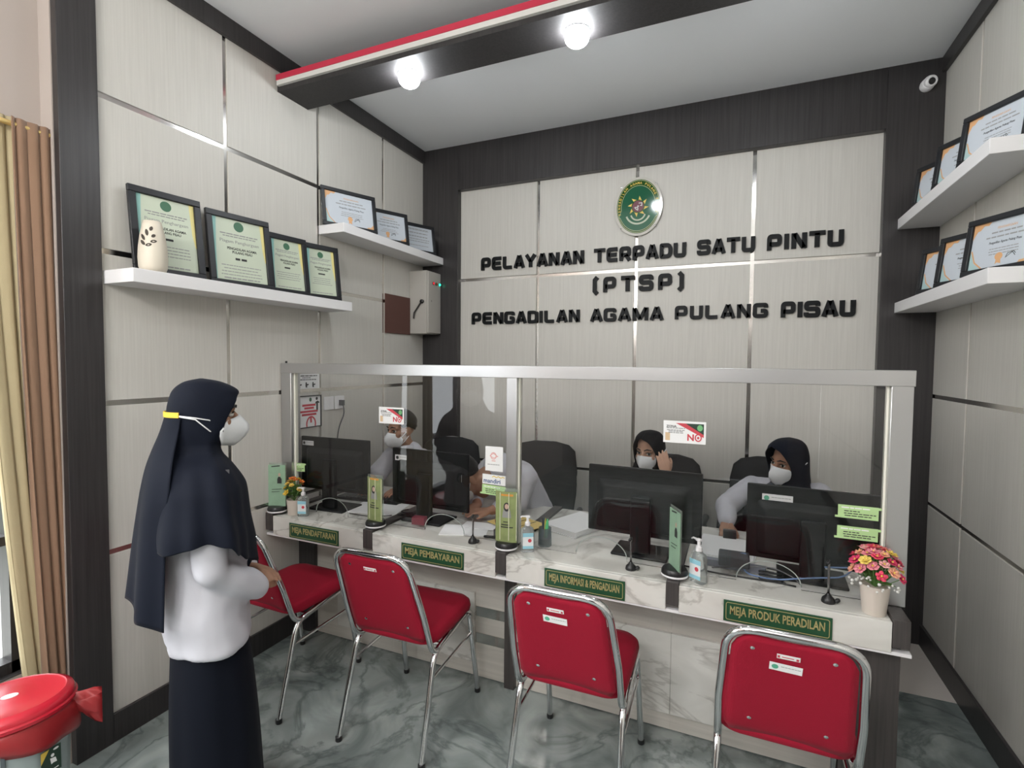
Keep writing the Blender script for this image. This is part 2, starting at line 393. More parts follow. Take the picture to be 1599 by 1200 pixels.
# ================================================================ SERVICE DESKS
YF, ZT = 2.09, .775
DIV = [(.004, .055), (.690, .745), (1.440, 1.491), (2.190, 2.237), (2.934, 2.984)]
M['sign'] = mat('sign_green', (.018, .075, .035), .35); M['goldtext'] = mat('gold_lettering', (.42, .36, .16), .4, .2)
deskinfo = [('MEJA PENDAFTARAN', (.183, .529), 'white marble desk with the registration sign, beside the left wall'),
            ('MEJA PEMBAYARAN', (.927, 1.277), 'white marble desk with the payment sign, in front of the man in short sleeves'),
            ('MEJA INFORMASI & PENGADUAN', (1.678, 2.028), 'white marble desk with the information and complaints sign'),
            ('MEJA PRODUK PERADILAN', (2.402, 2.758), 'white marble desk with the court product sign and pink flowers')]
for k in range(4):
    (a0, a1), (b0, b1) = DIV[k], DIV[k+1]
    t = thing('service_desk', deskinfo[k][2], 'desk', ((a1+b0)/2, 2.4, 0), 0, 'marble service desks in a row')
    t_inv = T(-(a1+b0)/2, -2.4, 0)
    def P_(mb, name, m, **kw): o = mb.build(name, m, t, mtx=t_inv, **kw); return o
    P_(MB().box(a1+.001, b0-.001, YF+.02, 2.92, ZT-.035, ZT), 'worktop', 'counter', bevel=.002)
    P_(MB().box(a1+.001, b0-.001, YF, YF+.02, .668, ZT-.0005), 'apron', 'counter', bevel=.002)
    P_(MB().box(a0 if k else a0, a1, YF-.004, 2.92, .690, ZT+.012), 'divider', 'darkleg', bevel=.0015)
    P_(MB().box(a0, b0 if k < 3 else 2.99, YF+.003, YF+.03, .660, .672), 'edging', 'white')
    if k == 3: P_(MB().box(b0, b1, YF-.004, 2.92, .690, ZT+.012), 'divider', 'darkleg', bevel=.0015)
    # underside structure
    if k == 0: P_(MB().box(.004, .13, 2.325, 2.365, 0, .69), 'leg_panel', 'dark', bevel=.002)
    if k == 1: P_(MB().box(1.385, 1.4395, 2.315, 2.365, 0, .69), 'leg_panel', 'darkleg', bevel=.002)
    fx0, fx1 = ((.132, .6895), (.690, 1.3845), (1.440, 2.1895), (2.190, 2.814))[k]
    fp = P_(MB().box(fx0, fx1, 2.345, 2.365, .006, .69), 'front_panel', 'cabinet')
    if k == 3:
        P_(MB().box(2.815, 2.980, 2.17, 2.92, 0, .66), 'side_panel', 'darkleg', bevel=.002)
    # marble inset and mirror strips on the front
    if k == 0: ix0, ix1 = .30, fx1
    if k == 1: ix0, ix1 = fx0, 1.208
    if k == 2: ix0, ix1 = 1.64, fx1
    if k == 3: ix0, ix1 = fx0, 2.74
    b = MB().box(ix0, ix1, 2.327, 2.346, .085, .452)
    P_(b, 'marble_inset', 'counter', bevel=.002)
    if k in (1, 2):
        sx0, sx1 = (1.208, fx1) if k == 1 else (fx0, 1.64)
        for z in (.212, .352): P_(MB().box(sx0, sx1, 2.3415, 2.3455, z-.026, z+.026), 'mirror_strip', 'strip')
    # sign on the apron
    body, (s0, s1), _ = deskinfo[k]
    lab = ['green sign reading MEJA PENDAFTARAN with gold letters', 'green sign reading MEJA PEMBAYARAN with gold letters', 'green sign reading MEJA INFORMASI & PENGADUAN with gold letters', 'green sign reading MEJA PRODUK PERADILAN with gold letters'][k]
    sg = thing('desk_sign', lab, 'sign', group='green desk signs', mtx=frame_m(((s0+s1)/2, YF, .713), (1, 0, 0), (0, 0, 1)))
    hw, hh = (s1-s0)/2, .0405
    MB().box(-hw, hw, -hh, hh, .0003, .005).build('plate', 'sign', sg, bevel=.001)
    MB().strip(roundpath([(-hw+.009, -hh+.008), (hw-.009, -hh+.008), (hw-.009, hh-.008), (-hw+.009, hh-.008)], .008, 4, True), .0025, .0052, .0058, closed=True).build('border', 'goldtext', sg)
    textmesh('lettering', body, .06, 'goldtext', sg, T(0, 0, .0056), width=2*hw-.045, height=.043, bold=.0012, depth=.0005)
# ---------------------------------------------------------------- glass partition standing on the desks
GY = 2.24
pt = thing('glass_partition', 'long aluminium framed glass partition standing across all the service desks', 'partition', (1.5, GY, ZT))
inv = T(-1.5, -GY, -ZT)
RZ0, RZ1 = 1.555, 1.632
MB().box(.004, 3.0, GY-.038, GY+.038, RZ0+.02, RZ1).build('top_rail', 'alu', pt, mtx=inv, bevel=.002)
PX = [(.004, .080), (1.437, 1.490), (2.930, 2.996)]
for x0, x1 in PX: MB().box(x0, x1, GY-.036, GY+.036, ZT+.013, RZ0+.021).build('post', 'alu', pt, mtx=inv, bevel=.002)
M['pale_edge'] = mat('white_gasket', (.85, .84, .74), .4)  # one even pale colour for the strips beside the posts
for x in (.080, 1.490, 2.9225): MB().box(x, x+.007, GY-.012, GY+.012, ZT+.013, RZ0+.02).build('gasket', 'pale_edge', pt, mtx=inv)
def pane(x0, x1, arches):
    """glass sheet with half-round cut-outs along its lower edge"""
    z0, z1 = ZT+.001, RZ0+.025
    pts = [(x0, z1), (x0, z0)]
    for cx, r in arches: pts += [(cx+r*cos(R(180-a)), z0+.012+r*.72*sin(R(a))) for a in range(0, 181, 10)]
    pts[2:2] = []
    out = [(x0, z1), (x0, z0+.002)]
    for cx, r in arches: out += [(cx-r, z0+.002)]+[(cx-r*cos(R(a)), z0+.012+r*.72*sin(R(a))) for a in range(0, 181, 9)]+[(cx+r, z0+.002)]
    out += [(x1, z0+.002), (x1, z1)]
    m = Matrix(((1, 0, 0, 0), (0, 0, 1, 0), (0, 1, 0, 0), (0, 0, 0, 1)))
    return MB().prism(out, GY-.003, GY+.003, m)
pane(.081, 1.436, [(.345, .115), (1.08, .115)]).build('glass_pane', 'glass', pt, mtx=inv)
pane(1.498, 2.922, [(1.89, .115), (2.56, .115)]).build('glass_pane', 'glass', pt, mtx=inv)
b = MB()
for (x0, x1, ar) in ((.081, 1.436, [(.345, .115), (1.08, .115)]), (1.498, 2.922, [(1.89, .115), (2.56, .115)])):
    for cx, r in ar: b.tube([(cx-r*cos(R(a)), GY, ZT+.013+r*.72*sin(R(a))) for a in range(0, 181, 9)], .0022, 6)
b.build('polished_cutout_rim', mat('cut_glass_edge', (.5, .55, .52), .25, spec=.8), pt, mtx=inv, smooth=True)
MB().lathe([(.006, 0), (.006, .012), (0, .013)], 12).build('corner_screw', 'black', pt, mtx=inv @ T(.03, GY-.02, RZ1))
# ---------------------------------------------------------------- wall lettering
SW = .33
def glyph(c):
    v, h = .16, .10
    r = .13
    t = {
     'P': [[(v, 0), (v, .9), (.83, .9), (.83, .38), (v, .38)]], 'E': [[(.95, .9), (v, .9), (v, .1), (.95, .1)], [(v, .5), (.88, .5)]],
     'L': [[(v, 1), (v, .1), (.9, .1)]], 'A': [[(.13, 0), (.50, 1.0)], [(.92, 0), (.55, 1.0)], [(.25, .27), (.80, .27)]],
     'Y': [[(.10, 1), (.5, .45)], [(.92, 1), (.5, .45)], [(.51, .5), (.51, 0)]], 'N': [[(v, 0), (v, 1)], [(.84, 0), (.84, 1)], [(.20, .96), (.80, .04)]],
     'T': [[(0, .9), (1, .9)], [(.5, .9), (.5, 0)]], 'R': [[(v, 0), (v, .9), (.83, .9), (.83, .42), (v, .42)], [(.55, .42), (.88, 0)]],
     'D': [[(v, .1), (v, .9), (.87, .9), (.87, .1), (v, .1)]], 'U': [[(v, 1), (v, .1), (.84, .1), (.84, 1)]],
     'S': [[(.87, .70), (.87, .9), (.12, .9), (.12, .52), (.88, .52), (.88, .1), (.11, .1), (.11, .30)]], 'I': [[(v, 0), (v, 1)]],
     'G': [[(.87, .70), (.87, .9), (.12, .9), (.12, .1), (.88, .1), (.88, .48), (.52, .48)]],
     'M': [[(v, 0), (v, 1)], [(1.10, 0), (1.10, 1)], [(.17, .98), (.61, .1)], [(1.05, .98), (.61, .1)]],
     '(': [[(.34, 1.06), (.14, .86), (.14, .10), (.34, -.10)]], ')': [[(.10, 1.06), (.30, .86), (.30, .10), (.10, -.10)]],
    }[c]
    adv = {'I': .33, 'M': 1.22, '(': .44, ')': .44}.get(c, 1.0)
    return t, adv
M['letters'] = mat('black_acrylic', (.008, .009, .010), .45, spec=.2)
def word_line(name, label, words, zmid_h):
    t = thing(name, label, 'lettering', (1.76, YB, 2.2), group='black acrylic lettering on the back wall')
    for txt, x0, x1, z0, hgt, gap in words:
        adv = [glyph(c)[1] for c in txt]; tot = sum(adv)+gap*(len(txt)-1); s = (x1-x0)/tot; x = x0
        for c, a in zip(txt, adv):
            b = MB()
            for st in glyph(c)[0]:
                q = [(p[0], p[1]) for p in st]; cl = c == 'D'
                if len(q) > 2 and c not in '()': q = roundpath(q if not cl else q[:-1], [.02, .02, .32, .32] if cl else .16, 4, cl)
                # horizontal strokes a little thinner than vertical ones
                b.strip([(x-1.76+p[0]*s, (z0-2.2)+p[1]*hgt) for p in q], min(SW*s, .285*hgt), 0.0005, .0155, closed=cl)
            b.build('letter_'+{'(': 'bracket', ')': 'bracket'}.get(c, c.lower()), 'letters', t, mtx=Matrix(((1, 0, 0, 0), (0, 0, -1, 0), (0, 1, 0, 0), (0, 0, 0, 1))))
            x += (a+gap)*s
word_line('wall_lettering', 'top line of black wall letters reading PELAYANAN TERPADU SATU PINTU', [('PELAYANAN', .525, 1.376, 2.383, .096, .13), ('TERPADU', 1.45, 2.093, 2.382, .096, .13), ('SATU', 2.166, 2.52, 2.385, .096, .13), ('PINTU', 2.588, 3.012, 2.382, .097, .13)], 0)
word_line('wall_lettering', 'middle line of black wall letters reading (PTSP)', [('(PTSP)', 1.446, 2.082, 2.163, .106, .36)], 0)
word_line('wall_lettering', 'bottom line of black wall letters reading PENGADILAN AGAMA PULANG PISAU', [('PENGADILAN', .441, 1.35, 1.953, .091, .13), ('AGAMA', 1.428, 1.949, 1.952, .091, .13), ('PULANG', 2.026, 2.605, 1.954, .089, .13), ('PISAU', 2.68, 3.086, 1.949, .097, .13)], 0)
# ---------------------------------------------------------------- court emblem
M['acrylic'] = mat('clear_acrylic', (.93, .95, .93), .04, trans=.85, ior=1.2)
M['acrylic_rim'] = mat('frosted_acrylic', (.58, .56, .51), .12, spec=.6)
M['emgreen'] = mat('emblem_green', (.025, .12, .065), .08, coat=.6); M['emdark'] = mat('emblem_dark_green', (.03, .09, .022), .1, coat=.6)
M['emyellow'] = mat('emblem_yellow', (.72, .52, .09), .35); M['emred'] = mat('emblem_maroon', (.13, .02, .035), .3)
t = thing('court_emblem', 'oval green court emblem with yellow sun under clear acrylic above the wall letters', 'emblem', mtx=frame_m((1.765, YB, 2.752), (1, 0, 0), (0, 0, 1)))
def oval(rx, rz, n=48): return [(rx*cos(2*pi*i/n), rz*sin(2*pi*i/n)) for i in range(n)]
MB().prism(oval(.168, .205), .012, .018).build('acrylic_plate', 'acrylic_rim', t, bevel=.001)
MB().prism(oval(.150, .187), .0182, .0205).build('green_field', 'emdark', t)
# arched inner field
fld = [(.118*cos(R(a)), .145*sin(R(a))) for a in range(-8, 189, 7)]+[(-.135, -.07)]+[(.137*cos(R(a)), .170*sin(R(a))) for a in range(204, 337, 8)]+[(.135, -.07)]
MB().prism(fld, .0205, .0212).build('inner_field', 'emgreen', t)
MB().strip(oval(.145, .181), .0022, .0208, .0216, closed=True).strip(fld, .002, .0212, .0218, closed=True).build('gold_line', mat('emblem_line', (.62, .66, .38), .4), t)
sun = []
for i in range(8):
    a = i*45+12
    sun += [(.046*cos(R(a)), .046*sin(R(a)+0)), (.073*cos(R(a+26)), .073*sin(R(a+26))), (.046*cos(R(a+30)), .046*sin(R(a+30)))]
MB().prism(sun, .0212, .0228).build('sun', 'emyellow', t)
MB().prism(oval(.042, .042, 28), .0228, .0236).build('shield', 'emred', t)
MB().strip(oval(.043, .043, 28), .006, .0229, .024, closed=True).build('shield_ring', 'emdark', t)
b = MB(); b.strip(oval(.0045, .0045, 10), .004, .0237, .0244, closed=True); b.strip([(-.024, -.006), (-.012, -.02), (-.002, -.026), (.0, -.014), (-.010, -.006), (-.024, -.006)], .005, .0237, .0244)
b.strip([(.004, .022), (.026, .022), (.026, .004), (.014, .004)], .005, .0237, .0244)
b.build('shield_device', 'offwhite', t)
b = MB(); b.strip([(.085*cos(R(a)), -.035+.085*sin(R(a))) for a in range(200, 341, 8)], .012, .0213, .0218); b.strip([(.05*cos(R(a)), -.045+.05*sin(R(a))) for a in range(195, 346, 10)], .010, .0213, .0218)
b.build('ribbon', mat('ribbon_cream', (.45, .50, .38), .4), t)
txt = 'PENGADILAN AGAMA PULANG PISAU'
for i, c in enumerate(txt):
    if c == ' ': continue
    a = 196-i*(212/(len(txt)-1))
    px, py = .1325*cos(R(a)), .163*sin(R(a))
    tx, ty = .1325*sin(R(a)), -.163*cos(R(a)); ang = math.atan2(ty, tx)
    textmesh('letter_'+c.lower(), c, .021, 'emyellow', t, T(px, py, .0208) @ Matrix.Rotation(ang, 4, 'Z'), bold=.0006, depth=.0004)
for sx in (-1, 1):
    for sz in (-1, 1): MB().lathe([(.006, .012), (.006, .024), (.003, .026)], 12, (sx*.118, sz*.143, 0)).build('standoff_screw', 'chrome', t, smooth='auto')
# ---------------------------------------------------------------- shelves
for lab, x0, x1, y0, y1, z0, z1 in (
    ('lower white floating shelf on the left wall holding the carved vase', 0, .20, 1.300, 2.585, 1.960, 2.016),
    ('upper white floating shelf on the left wall beside the dark corner', 0, .20, 2.512, 3.684, 2.440, 2.496),
    ('upper white floating shelf on the right wall below the camera', 3.27, W, 2.500, 3.684, 2.441, 2.500),
    ('lower white floating shelf on the right wall', 3.27, W, 2.465, 3.684, 1.955, 2.015)):
    o = MB().box(x0, x1, y0, y1, z0, z1).build('floating_shelf', 'white', bevel=.002)
    tag(o, lab, 'shelf', 'white floating shelves')
# ---------------------------------------------------------------- framed certificates
M['frame'] = mat('black_frame', (.014, .015, .018), .38)
M['certpaper'] = mat('certificate_green_paper', (.50, .555, .44), .35); M['yellow'] = mat('yellow_print', (.70, .62, .25), .4); M['teal'] = mat('teal_print', (.25, .48, .45), .4)
M['certwhite'] = mat('certificate_white_paper', (.52, .56, .61), .14, coat=.25); M['copper'] = mat('copper_print', (.62, .35, .17), .4); M['mint'] = mat('mint_print', (.38, .52, .52), .4)
M['seal'] = mat('seal_green', (.05, .14, .08), .5)
rnd = random.Random(11)
def certificate(lab, grp, w, h, mtx, kind, title=True):
    t = thing('framed_certificate', lab, 'framed certificate', group=grp, mtx=mtx)
    f = .030 if kind == 'p' else .024
    b = MB()
    for q in ((-w/2, w/2, -h/2, -h/2+f), (-w/2, w/2, h/2-f, h/2), (-w/2, -w/2+f, -h/2+f, h/2-f), (w/2-f, w/2, -h/2+f, h/2-f)): b.box(*q, 0, .018)
    b.build('frame', 'frame', t, bevel=.003)
    MB().box(-w/2+.004, w/2-.004, -h/2+.004, h/2-.004, -.003, .004).build('backing', 'frame', t)
    a, c = w/2-f, h/2-f
    if kind == 'p':
        p = MB().box(-a, a, -c, c, .004, .007).build('paper', 'certpaper', t)
        MB().prism([(-a, -c), (-a+.008, -c), (-a+.012, 0), (-a+.022, c), (-a, c)], .0071, .0074).build('teal_edge', 'teal', p)
        MB().prism([(a, c), (a-.020, c), (a-.014, .02), (a-.004, -.04), (a, -.04)], .0071, .0074).build('yellow_edge', 'yellow', p)
        MB().prism(oval(.021*w/.27, .021*w/.27, 20), .0071, .0076, T(0, c-.032, 0)).build('seal', 'seal', p)
        k = w/.27
        textmesh('heading', 'Piagam Penghargaan', .03, 'greyink', p, T(0, c-.095*k, .0072), width=a*1.5, height=.017*k, depth=.0003)
        b = MB(); random.seed(5)
        lines(b, -a*.8, a*.8, c-.062*k, .0045*k, .0071); lines(b, -a*.7, a*.7, c-.072*k, .004*k, .0071)
        for i in range(4): lines(b, -a*.8, a*.8, c-(.195+.013*i)*k, .0035*k, .0071, .3)
        lines(b, -a*.75, a*.75, -c+.013, .005*k, .0071, .1)
        b.build('printed_text', 'greyink', p)
        textmesh('name_lines', 'PENGADILAN AGAMA\nPULANG PISAU', .02, 'ink', p, T(.01, c-.130*k, .0072), width=a*1.15, height=.026*k, depth=.0003, bold=.0004)
        lines(MB(), -a*.25, a*.25, c-.165*k, .009*k, .0071).build('award_line', 'ink', p)
    else:
        p = MB().box(-a, a, -c, c, .004, .007).build('paper', 'certwhite', t)
        k = h/.26
        b = MB()
        if kind == 'l':
            MB().prism([(-a, c), (-a+.075*k, c), (-a+.065*k, c-.014*k), (-a+.045*k, c-.010*k), (-a+.030*k, c-.028*k), (-a+.018*k, c-.03*k), (-a, c-.065*k)], .0071, .0075).build('copper_corner', 'copper', p)
            MB().prism([(a, -c), (a-.05*k, -c), (a-.042*k, -c+.012*k), (a-.02*k, -c+.014*k), (a, -c+.035*k)], .0071, .0075).build('copper_corner', 'copper', p)
            MB().prism([(-a, -c), (-a+.055*k, -c), (-a+.02*k, -c+.03*k), (-a+.006*k, -c+.08*k), (-a, -c+.1*k)], .0071, .0074).build('mint_corner', 'mint', p)
            MB().strip([(-a+.004, -c+.09*k), (-a+.024*k, -c+.035*k), (-a+.06*k, -c+.002)], .006*k, .0075, .0078).build('copper_curve', 'copper', p)
            textmesh('heading', 'PENGHARGAAN', .02, 'copper', p, T(.015, c-.032*k, .0072), width=a*.62, height=.011*k, depth=.0003)
            textmesh('name', 'Pengadilan Agama Pulang Pisau', .02, 'ink', p, T(.015, c-.098*k, .0072), width=a*1.05, height=.014*k, depth=.0003, shear=.2)
            lines(b, -a*.5+.015, a*.5+.015, c-.052*k, .006*k, .0071, .05); lines(b, -a*.65+.015, a*.65+.015, c-.072*k, .006*k, .0071, .05)
            for i in range(3): lines(b, -a*.5+.015, a*.5+.015, c-(.125+.012*i)*k, .0035*k, .0071, .4)
            m = MB().prism(oval(.017*k, .017*k, 12), .0071, .0078, T(0.0, -c+.045*k, 0)); m.prism([(-.012*k, -c+.012*k), (-.004*k, -c+.018*k), (.012*k, -c+.012*k), (.009*k, -c+.04*k), (-.009*k, -c+.04*k)], .0070, .0074)
            m.build('medal', 'copper', p)
            MB().strip([(.05*k+.02*k*cos(i), -c+.045*k+.012*k*sin(i*1.7)) for i in range(7)], .0025*k, .0071, .0074).build('signature', 'ink', p)
        else:
            for i, (yy, hh) in enumerate(((.02, .006), (.028, .005), (.055, .008), (.085, .008), (.11, .006), (.13, .006), (.165, .005))): lines(b, -a*.8, a*.8, c-yy*k, hh*k, .0071, .2)
        b.build('printed_text', 'greyink', p)
    return t
def lean(y0, y1, zb, h, x_bot, x_top, side):
    """picture leaning on the wall: bottom edge at x_bot, top at x_top"""
    s = 1 if side == 'L' else -1
    up = Vector((x_top-x_bot, 0, h)).normalized()
    o = Vector(((x_bot+x_top)/2, (y0+y1)/2, zb+h/2*up.z))
    return frame_m(o, (0, s, 0), up)
def stand(far, w, h, yaw, zb, side, back=.16):
    """picture standing on a shelf: far lower corner, turned by yaw towards the room, leaning back"""
    k = 1 if side == 'L' else -1
    d = Vector((k*sin(R(yaw)), cos(R(yaw)), 0)); n = Vector((k*cos(R(yaw)), -sin(R(yaw)), 0))
    up = (Vector((0, 0, 1))-n*back).normalized()
    c = Vector((far[0], far[1], zb))-d*(w/2)+up*(h/2)
    return frame_m(c, d*k, up)
GL = 'green certificates on the lower left shelf'
for lab, far, w, zt, yaw in (
    ('framed green certificate standing behind the carved cream vase', (.108, 1.672), .300, 2.392, 7),
    ('framed green certificate second from the vase on the lower left shelf', (.118, 2.052), .330, 2.388, 9),
    ('smaller framed green certificate third along the lower left shelf', (.112, 2.318), .255, 2.352, 8),
    ('framed green certificate at the far end of the lower left shelf', (.130, 2.560), .245, 2.352, 14)):
    h = (zt-2.016)*1.01
    certificate(lab, GL, w, h, stand(far, w, h, yaw, 2.0175, 'L', .13), 'p')
GU = 'white certificates on the upper left shelf'
certificate('largest framed award with copper corners on the upper left shelf', GU, .375, .255, stand((.180, 2.855), .375, .255, 23, 2.498, 'L'), 'l')
certificate('middle framed award with copper corners on the upper left shelf', GU, .335, .235, stand((.183, 3.220), .335, .235, 25, 2.498, 'L'), 'l')
certificate('plain printed framed certificate in the dark corner of the upper left shelf', GU, .335, .235, stand((.178, 3.600), .335, .235, 24, 2.498, 'L'), 'd')
GR = 'white certificates on the right wall shelves'
for zs, zn, ys, h in ((2.500, 'upper', (2.855, 3.166, 3.480), .215), (2.015, 'lower', (2.757, 3.077, 3.340), .235)):
    for y, q in zip(ys, ('large framed award nearest the room on the %s right shelf', 'framed award in the middle of the %s right shelf', 'framed award deepest in the corner of the %s right shelf')):
        certificate(q % zn, GR, .285, h, stand((3.290, y), .285, h, 28, zs+.002, 'R', .14), 'l')
# carved vase
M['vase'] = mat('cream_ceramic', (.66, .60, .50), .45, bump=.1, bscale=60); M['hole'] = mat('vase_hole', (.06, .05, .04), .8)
t = thing('carved_vase', 'cream vase with leaf shaped cut-outs on the lower left shelf', 'vase', (.146, 1.412, 2.0165))
prof = [(.030, 0), (.046, .003), (.052, .02), (.054, .06), (.052, .10), (.046, .15), (.038, .19), (.033, .212), (.030, .2125), (.036, .17)]
MB().lathe(prof, 36).build('vase_body', 'vase', t, smooth=True)
def vr(z):
    for (a, za), (b_, zb) in zip(prof[1:8], prof[2:8]):
        if za <= z <= zb: return a+(b_-a)*(z-za)/(zb-za)
    return .05
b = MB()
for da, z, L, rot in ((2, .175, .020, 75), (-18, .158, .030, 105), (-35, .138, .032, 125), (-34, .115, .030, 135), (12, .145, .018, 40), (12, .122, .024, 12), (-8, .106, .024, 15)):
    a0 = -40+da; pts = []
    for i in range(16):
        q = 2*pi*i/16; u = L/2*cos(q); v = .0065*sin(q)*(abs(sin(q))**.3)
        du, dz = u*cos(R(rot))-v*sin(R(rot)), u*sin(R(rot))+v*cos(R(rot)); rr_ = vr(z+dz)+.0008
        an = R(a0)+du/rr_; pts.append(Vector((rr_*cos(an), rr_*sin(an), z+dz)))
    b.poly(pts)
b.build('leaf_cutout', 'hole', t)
# ---------------------------------------------------------------- electrical cabinet on the left wall
M['boxgrey'] = mat('grey_beige_metal', (.42, .40, .365), .4); M['brown'] = mat('brown_board', (.105, .045, .035), .6)
t = thing('electrical_cabinet', 'grey beige electrical cabinet with coloured lamps below the upper left shelf', 'electrical cabinet', (0, 3.49, 1.87))
MB().box(.0, .165, 0, .19, 0, .50).build('body', 'boxgrey', t, bevel=.004)
MB().box(.1655, .178, .004, .190, .006, .496).build('door', 'boxgrey', t, bevel=.004)
for i, (c, e, n) in enumerate((((.55, .02, .03), 1.2, 'red'), ((.25, .10, .03), 0, 'amber'), ((.02, .75, .42), 6, 'green'))):
    m = mat('lamp_'+n, c, .2, emit=c, est=e)
    p = MB().lathe([(.013, 0), (.013, .004), (.0115, .004)], 16, mtx=frame_m((.1785, .075+.045*i, .405), (0, 1, 0), (0, 0, 1))).build('lamp_bezel', 'black', t)
    MB().lathe([(.010, .002), (.010, .008), (.006, .012)], 16, mtx=frame_m((.1785, .075+.045*i, .405), (0, 1, 0), (0, 0, 1))).build('indicator_lamp', m, t)
    tag(bpy.context.scene.objects[-1] if False else p, n+' lamp bezel')
b = MB(); b.box(.1785, .180, .048, .052, .255, .268); b.build('keyhole', 'black', t)
hd = MB().lathe([(.016, 0), (.016, .014), (.010, .018)], 16, mtx=frame_m((.125, -.001, .255), (1, 0, 0), (0, 0, 1))); hd.tube([(.125, -.012, .255), (.06, -.02, .165), (.055, -.02, .12)], .0055, 8)
hd.build('lever', 'black', t, smooth='auto')
tag(MB().box(.0005, .012, 3.172, 3.486, 1.862, 2.155).build('wall_board', 'brown', bevel=.001), 'brown board on the left wall beside the electrical cabinet', 'board')
# ---------------------------------------------------------------- dome camera
t = thing('security_camera', 'white round security camera in the corner below the ceiling', 'camera', mtx=frame_m((3.378, 3.6845, 3.237), (1, 0, 0), (0, 0, 1)) @ Matrix.Scale(.72, 4))
MB().lathe([(.045, .0005), (.048, .02), (.046, .05), (.04, .06)], 28).build('base', 'white', t, smooth='auto')
Mx = Matrix.Translation((.008, .008, .06)) @ Matrix.Rotation(R(18), 4, 'X') @ Matrix.Rotation(R(14), 4, 'Y')
MB().lathe([(.040, -.02), (.045, 0), (.043, .022), (.034, .032), (.027, .032), (.025, .026)], 28, mtx=Mx).build('eyeball', 'white', t, smooth='auto')
MB().lathe([(.026, .024), (.022, .030), (.008, .034)], 24, mtx=Mx).build('lens', 'black', t, smooth='auto')
# ---------------------------------------------------------------- things on the left wall behind the glass
M['redprint'] = mat('red_print', (.55, .06, .08), .6)
t = thing('wall_notice', 'white notice with three small dark figures under the partition rail', 'notice', mtx=frame_m((.0005, 2.405, 1.520), (0, 1, 0), (0, 0, 1)))
MB().box(-.105, .105, -.046, .046, 0, .001).build('sheet', 'paper', t)
b = MB(); random.seed(2); lines(b, -.09, .09, .034, .006, .001, .05); lines(b, -.04, .04, .022, .004, .001); lines(b, -.085, .085, .010, .005, .001, .1)
for i, x in enumerate((-.06, -.005, .05)):
    b.prism(oval(.006, .007, 8), .001, .0014, T(x, -.012, 0)); b.prism([(x-.007, -.018), (x+.020, -.016), (x+.018, -.024), (x+.006, -.026), (x+.008, -.038), (x-.004, -.038)], .001, .0014)
b.build('print', 'ink', t)
t = thing('framed_poster', 'framed poster with red slogan bars hanging beside the sockets', 'poster', mtx=frame_m((.0005, 2.420, 1.332), (0, 1, 0), (0, 0, 1)))
b = MB()
for q in ((-.096, .096, .094, .1), (-.096, .096, -.1, -.094), (-.096, -.090, -.094, .094), (.090, .096, -.094, .094)): b.box(*q, 0, .012)
b.build('frame', 'frame', t); p = MB().box(-.09, .09, -.094, .094, .002, .006).build('poster_sheet', 'paper', t)
b = MB()
for x0, x1, y in ((-.058, .05, .040), (-.042, .036, .022), (-.074, .068, .001), (-.062, .056, -.018)): b.box(x0, x1, y-.0065, y+.0065, .006, .0065)
b.strip([(.012+.036*cos(R(a)), -.078+.045*sin(R(a))) for a in range(-20, 201, 20)], .010, .006, .0066); b.strip([(.010, -.03), (.012, -.07)], .014, .006, .0065)
b.build('red_bar', 'redprint', p)
MB().prism(oval(.010, .013, 14), .006, .0066, T(.008, .074, 0)).build('seal', 'seal', p)
b = MB(); b.prism(oval(.009, .010, 10), .006, .0066, T(.060, .078, 0)); b.prism([(.045, .046), (.082, .050), (.082, .056), (.066, .064), (.052, .058)], .006, .0066); b.box(.056, .070, .006, .05, .006, .0066)
b.build('printed_figure', 'ink', p)
for i, (y, lab) in enumerate(((2.585, 'plain white wall socket nearest the framed poster'), (2.683, 'white wall socket with a black plug and hanging cord'))):
    t = thing('wall_socket', lab, 'socket', mtx=frame_m((.0005, y, 1.372), (0, 1, 0), (0, 0, 1)), group='sockets on the left wall')
    MB().box(-.043, .043, -.043, .043, 0, .010).build('cover_plate', 'white', t, bevel=.003)
    MB().lathe([(.022, .0101), (.021, .006)], 20).build('socket_well', 'white', t)
tag(MB().box(.0115, .045, 2.672, 2.690, 1.352, 1.388).tube(roundpath([(.04, 2.681, 1.36), (.05, 2.681, 1.30), (.012, 2.665, 1.2), (.012, 2.64, 1.0), (.012, 2.62, .80)], .05), .004, 8).build('plug_cord', 'grey', smooth='auto'), 'black plug with a thin cord hanging down the left wall', 'cord')
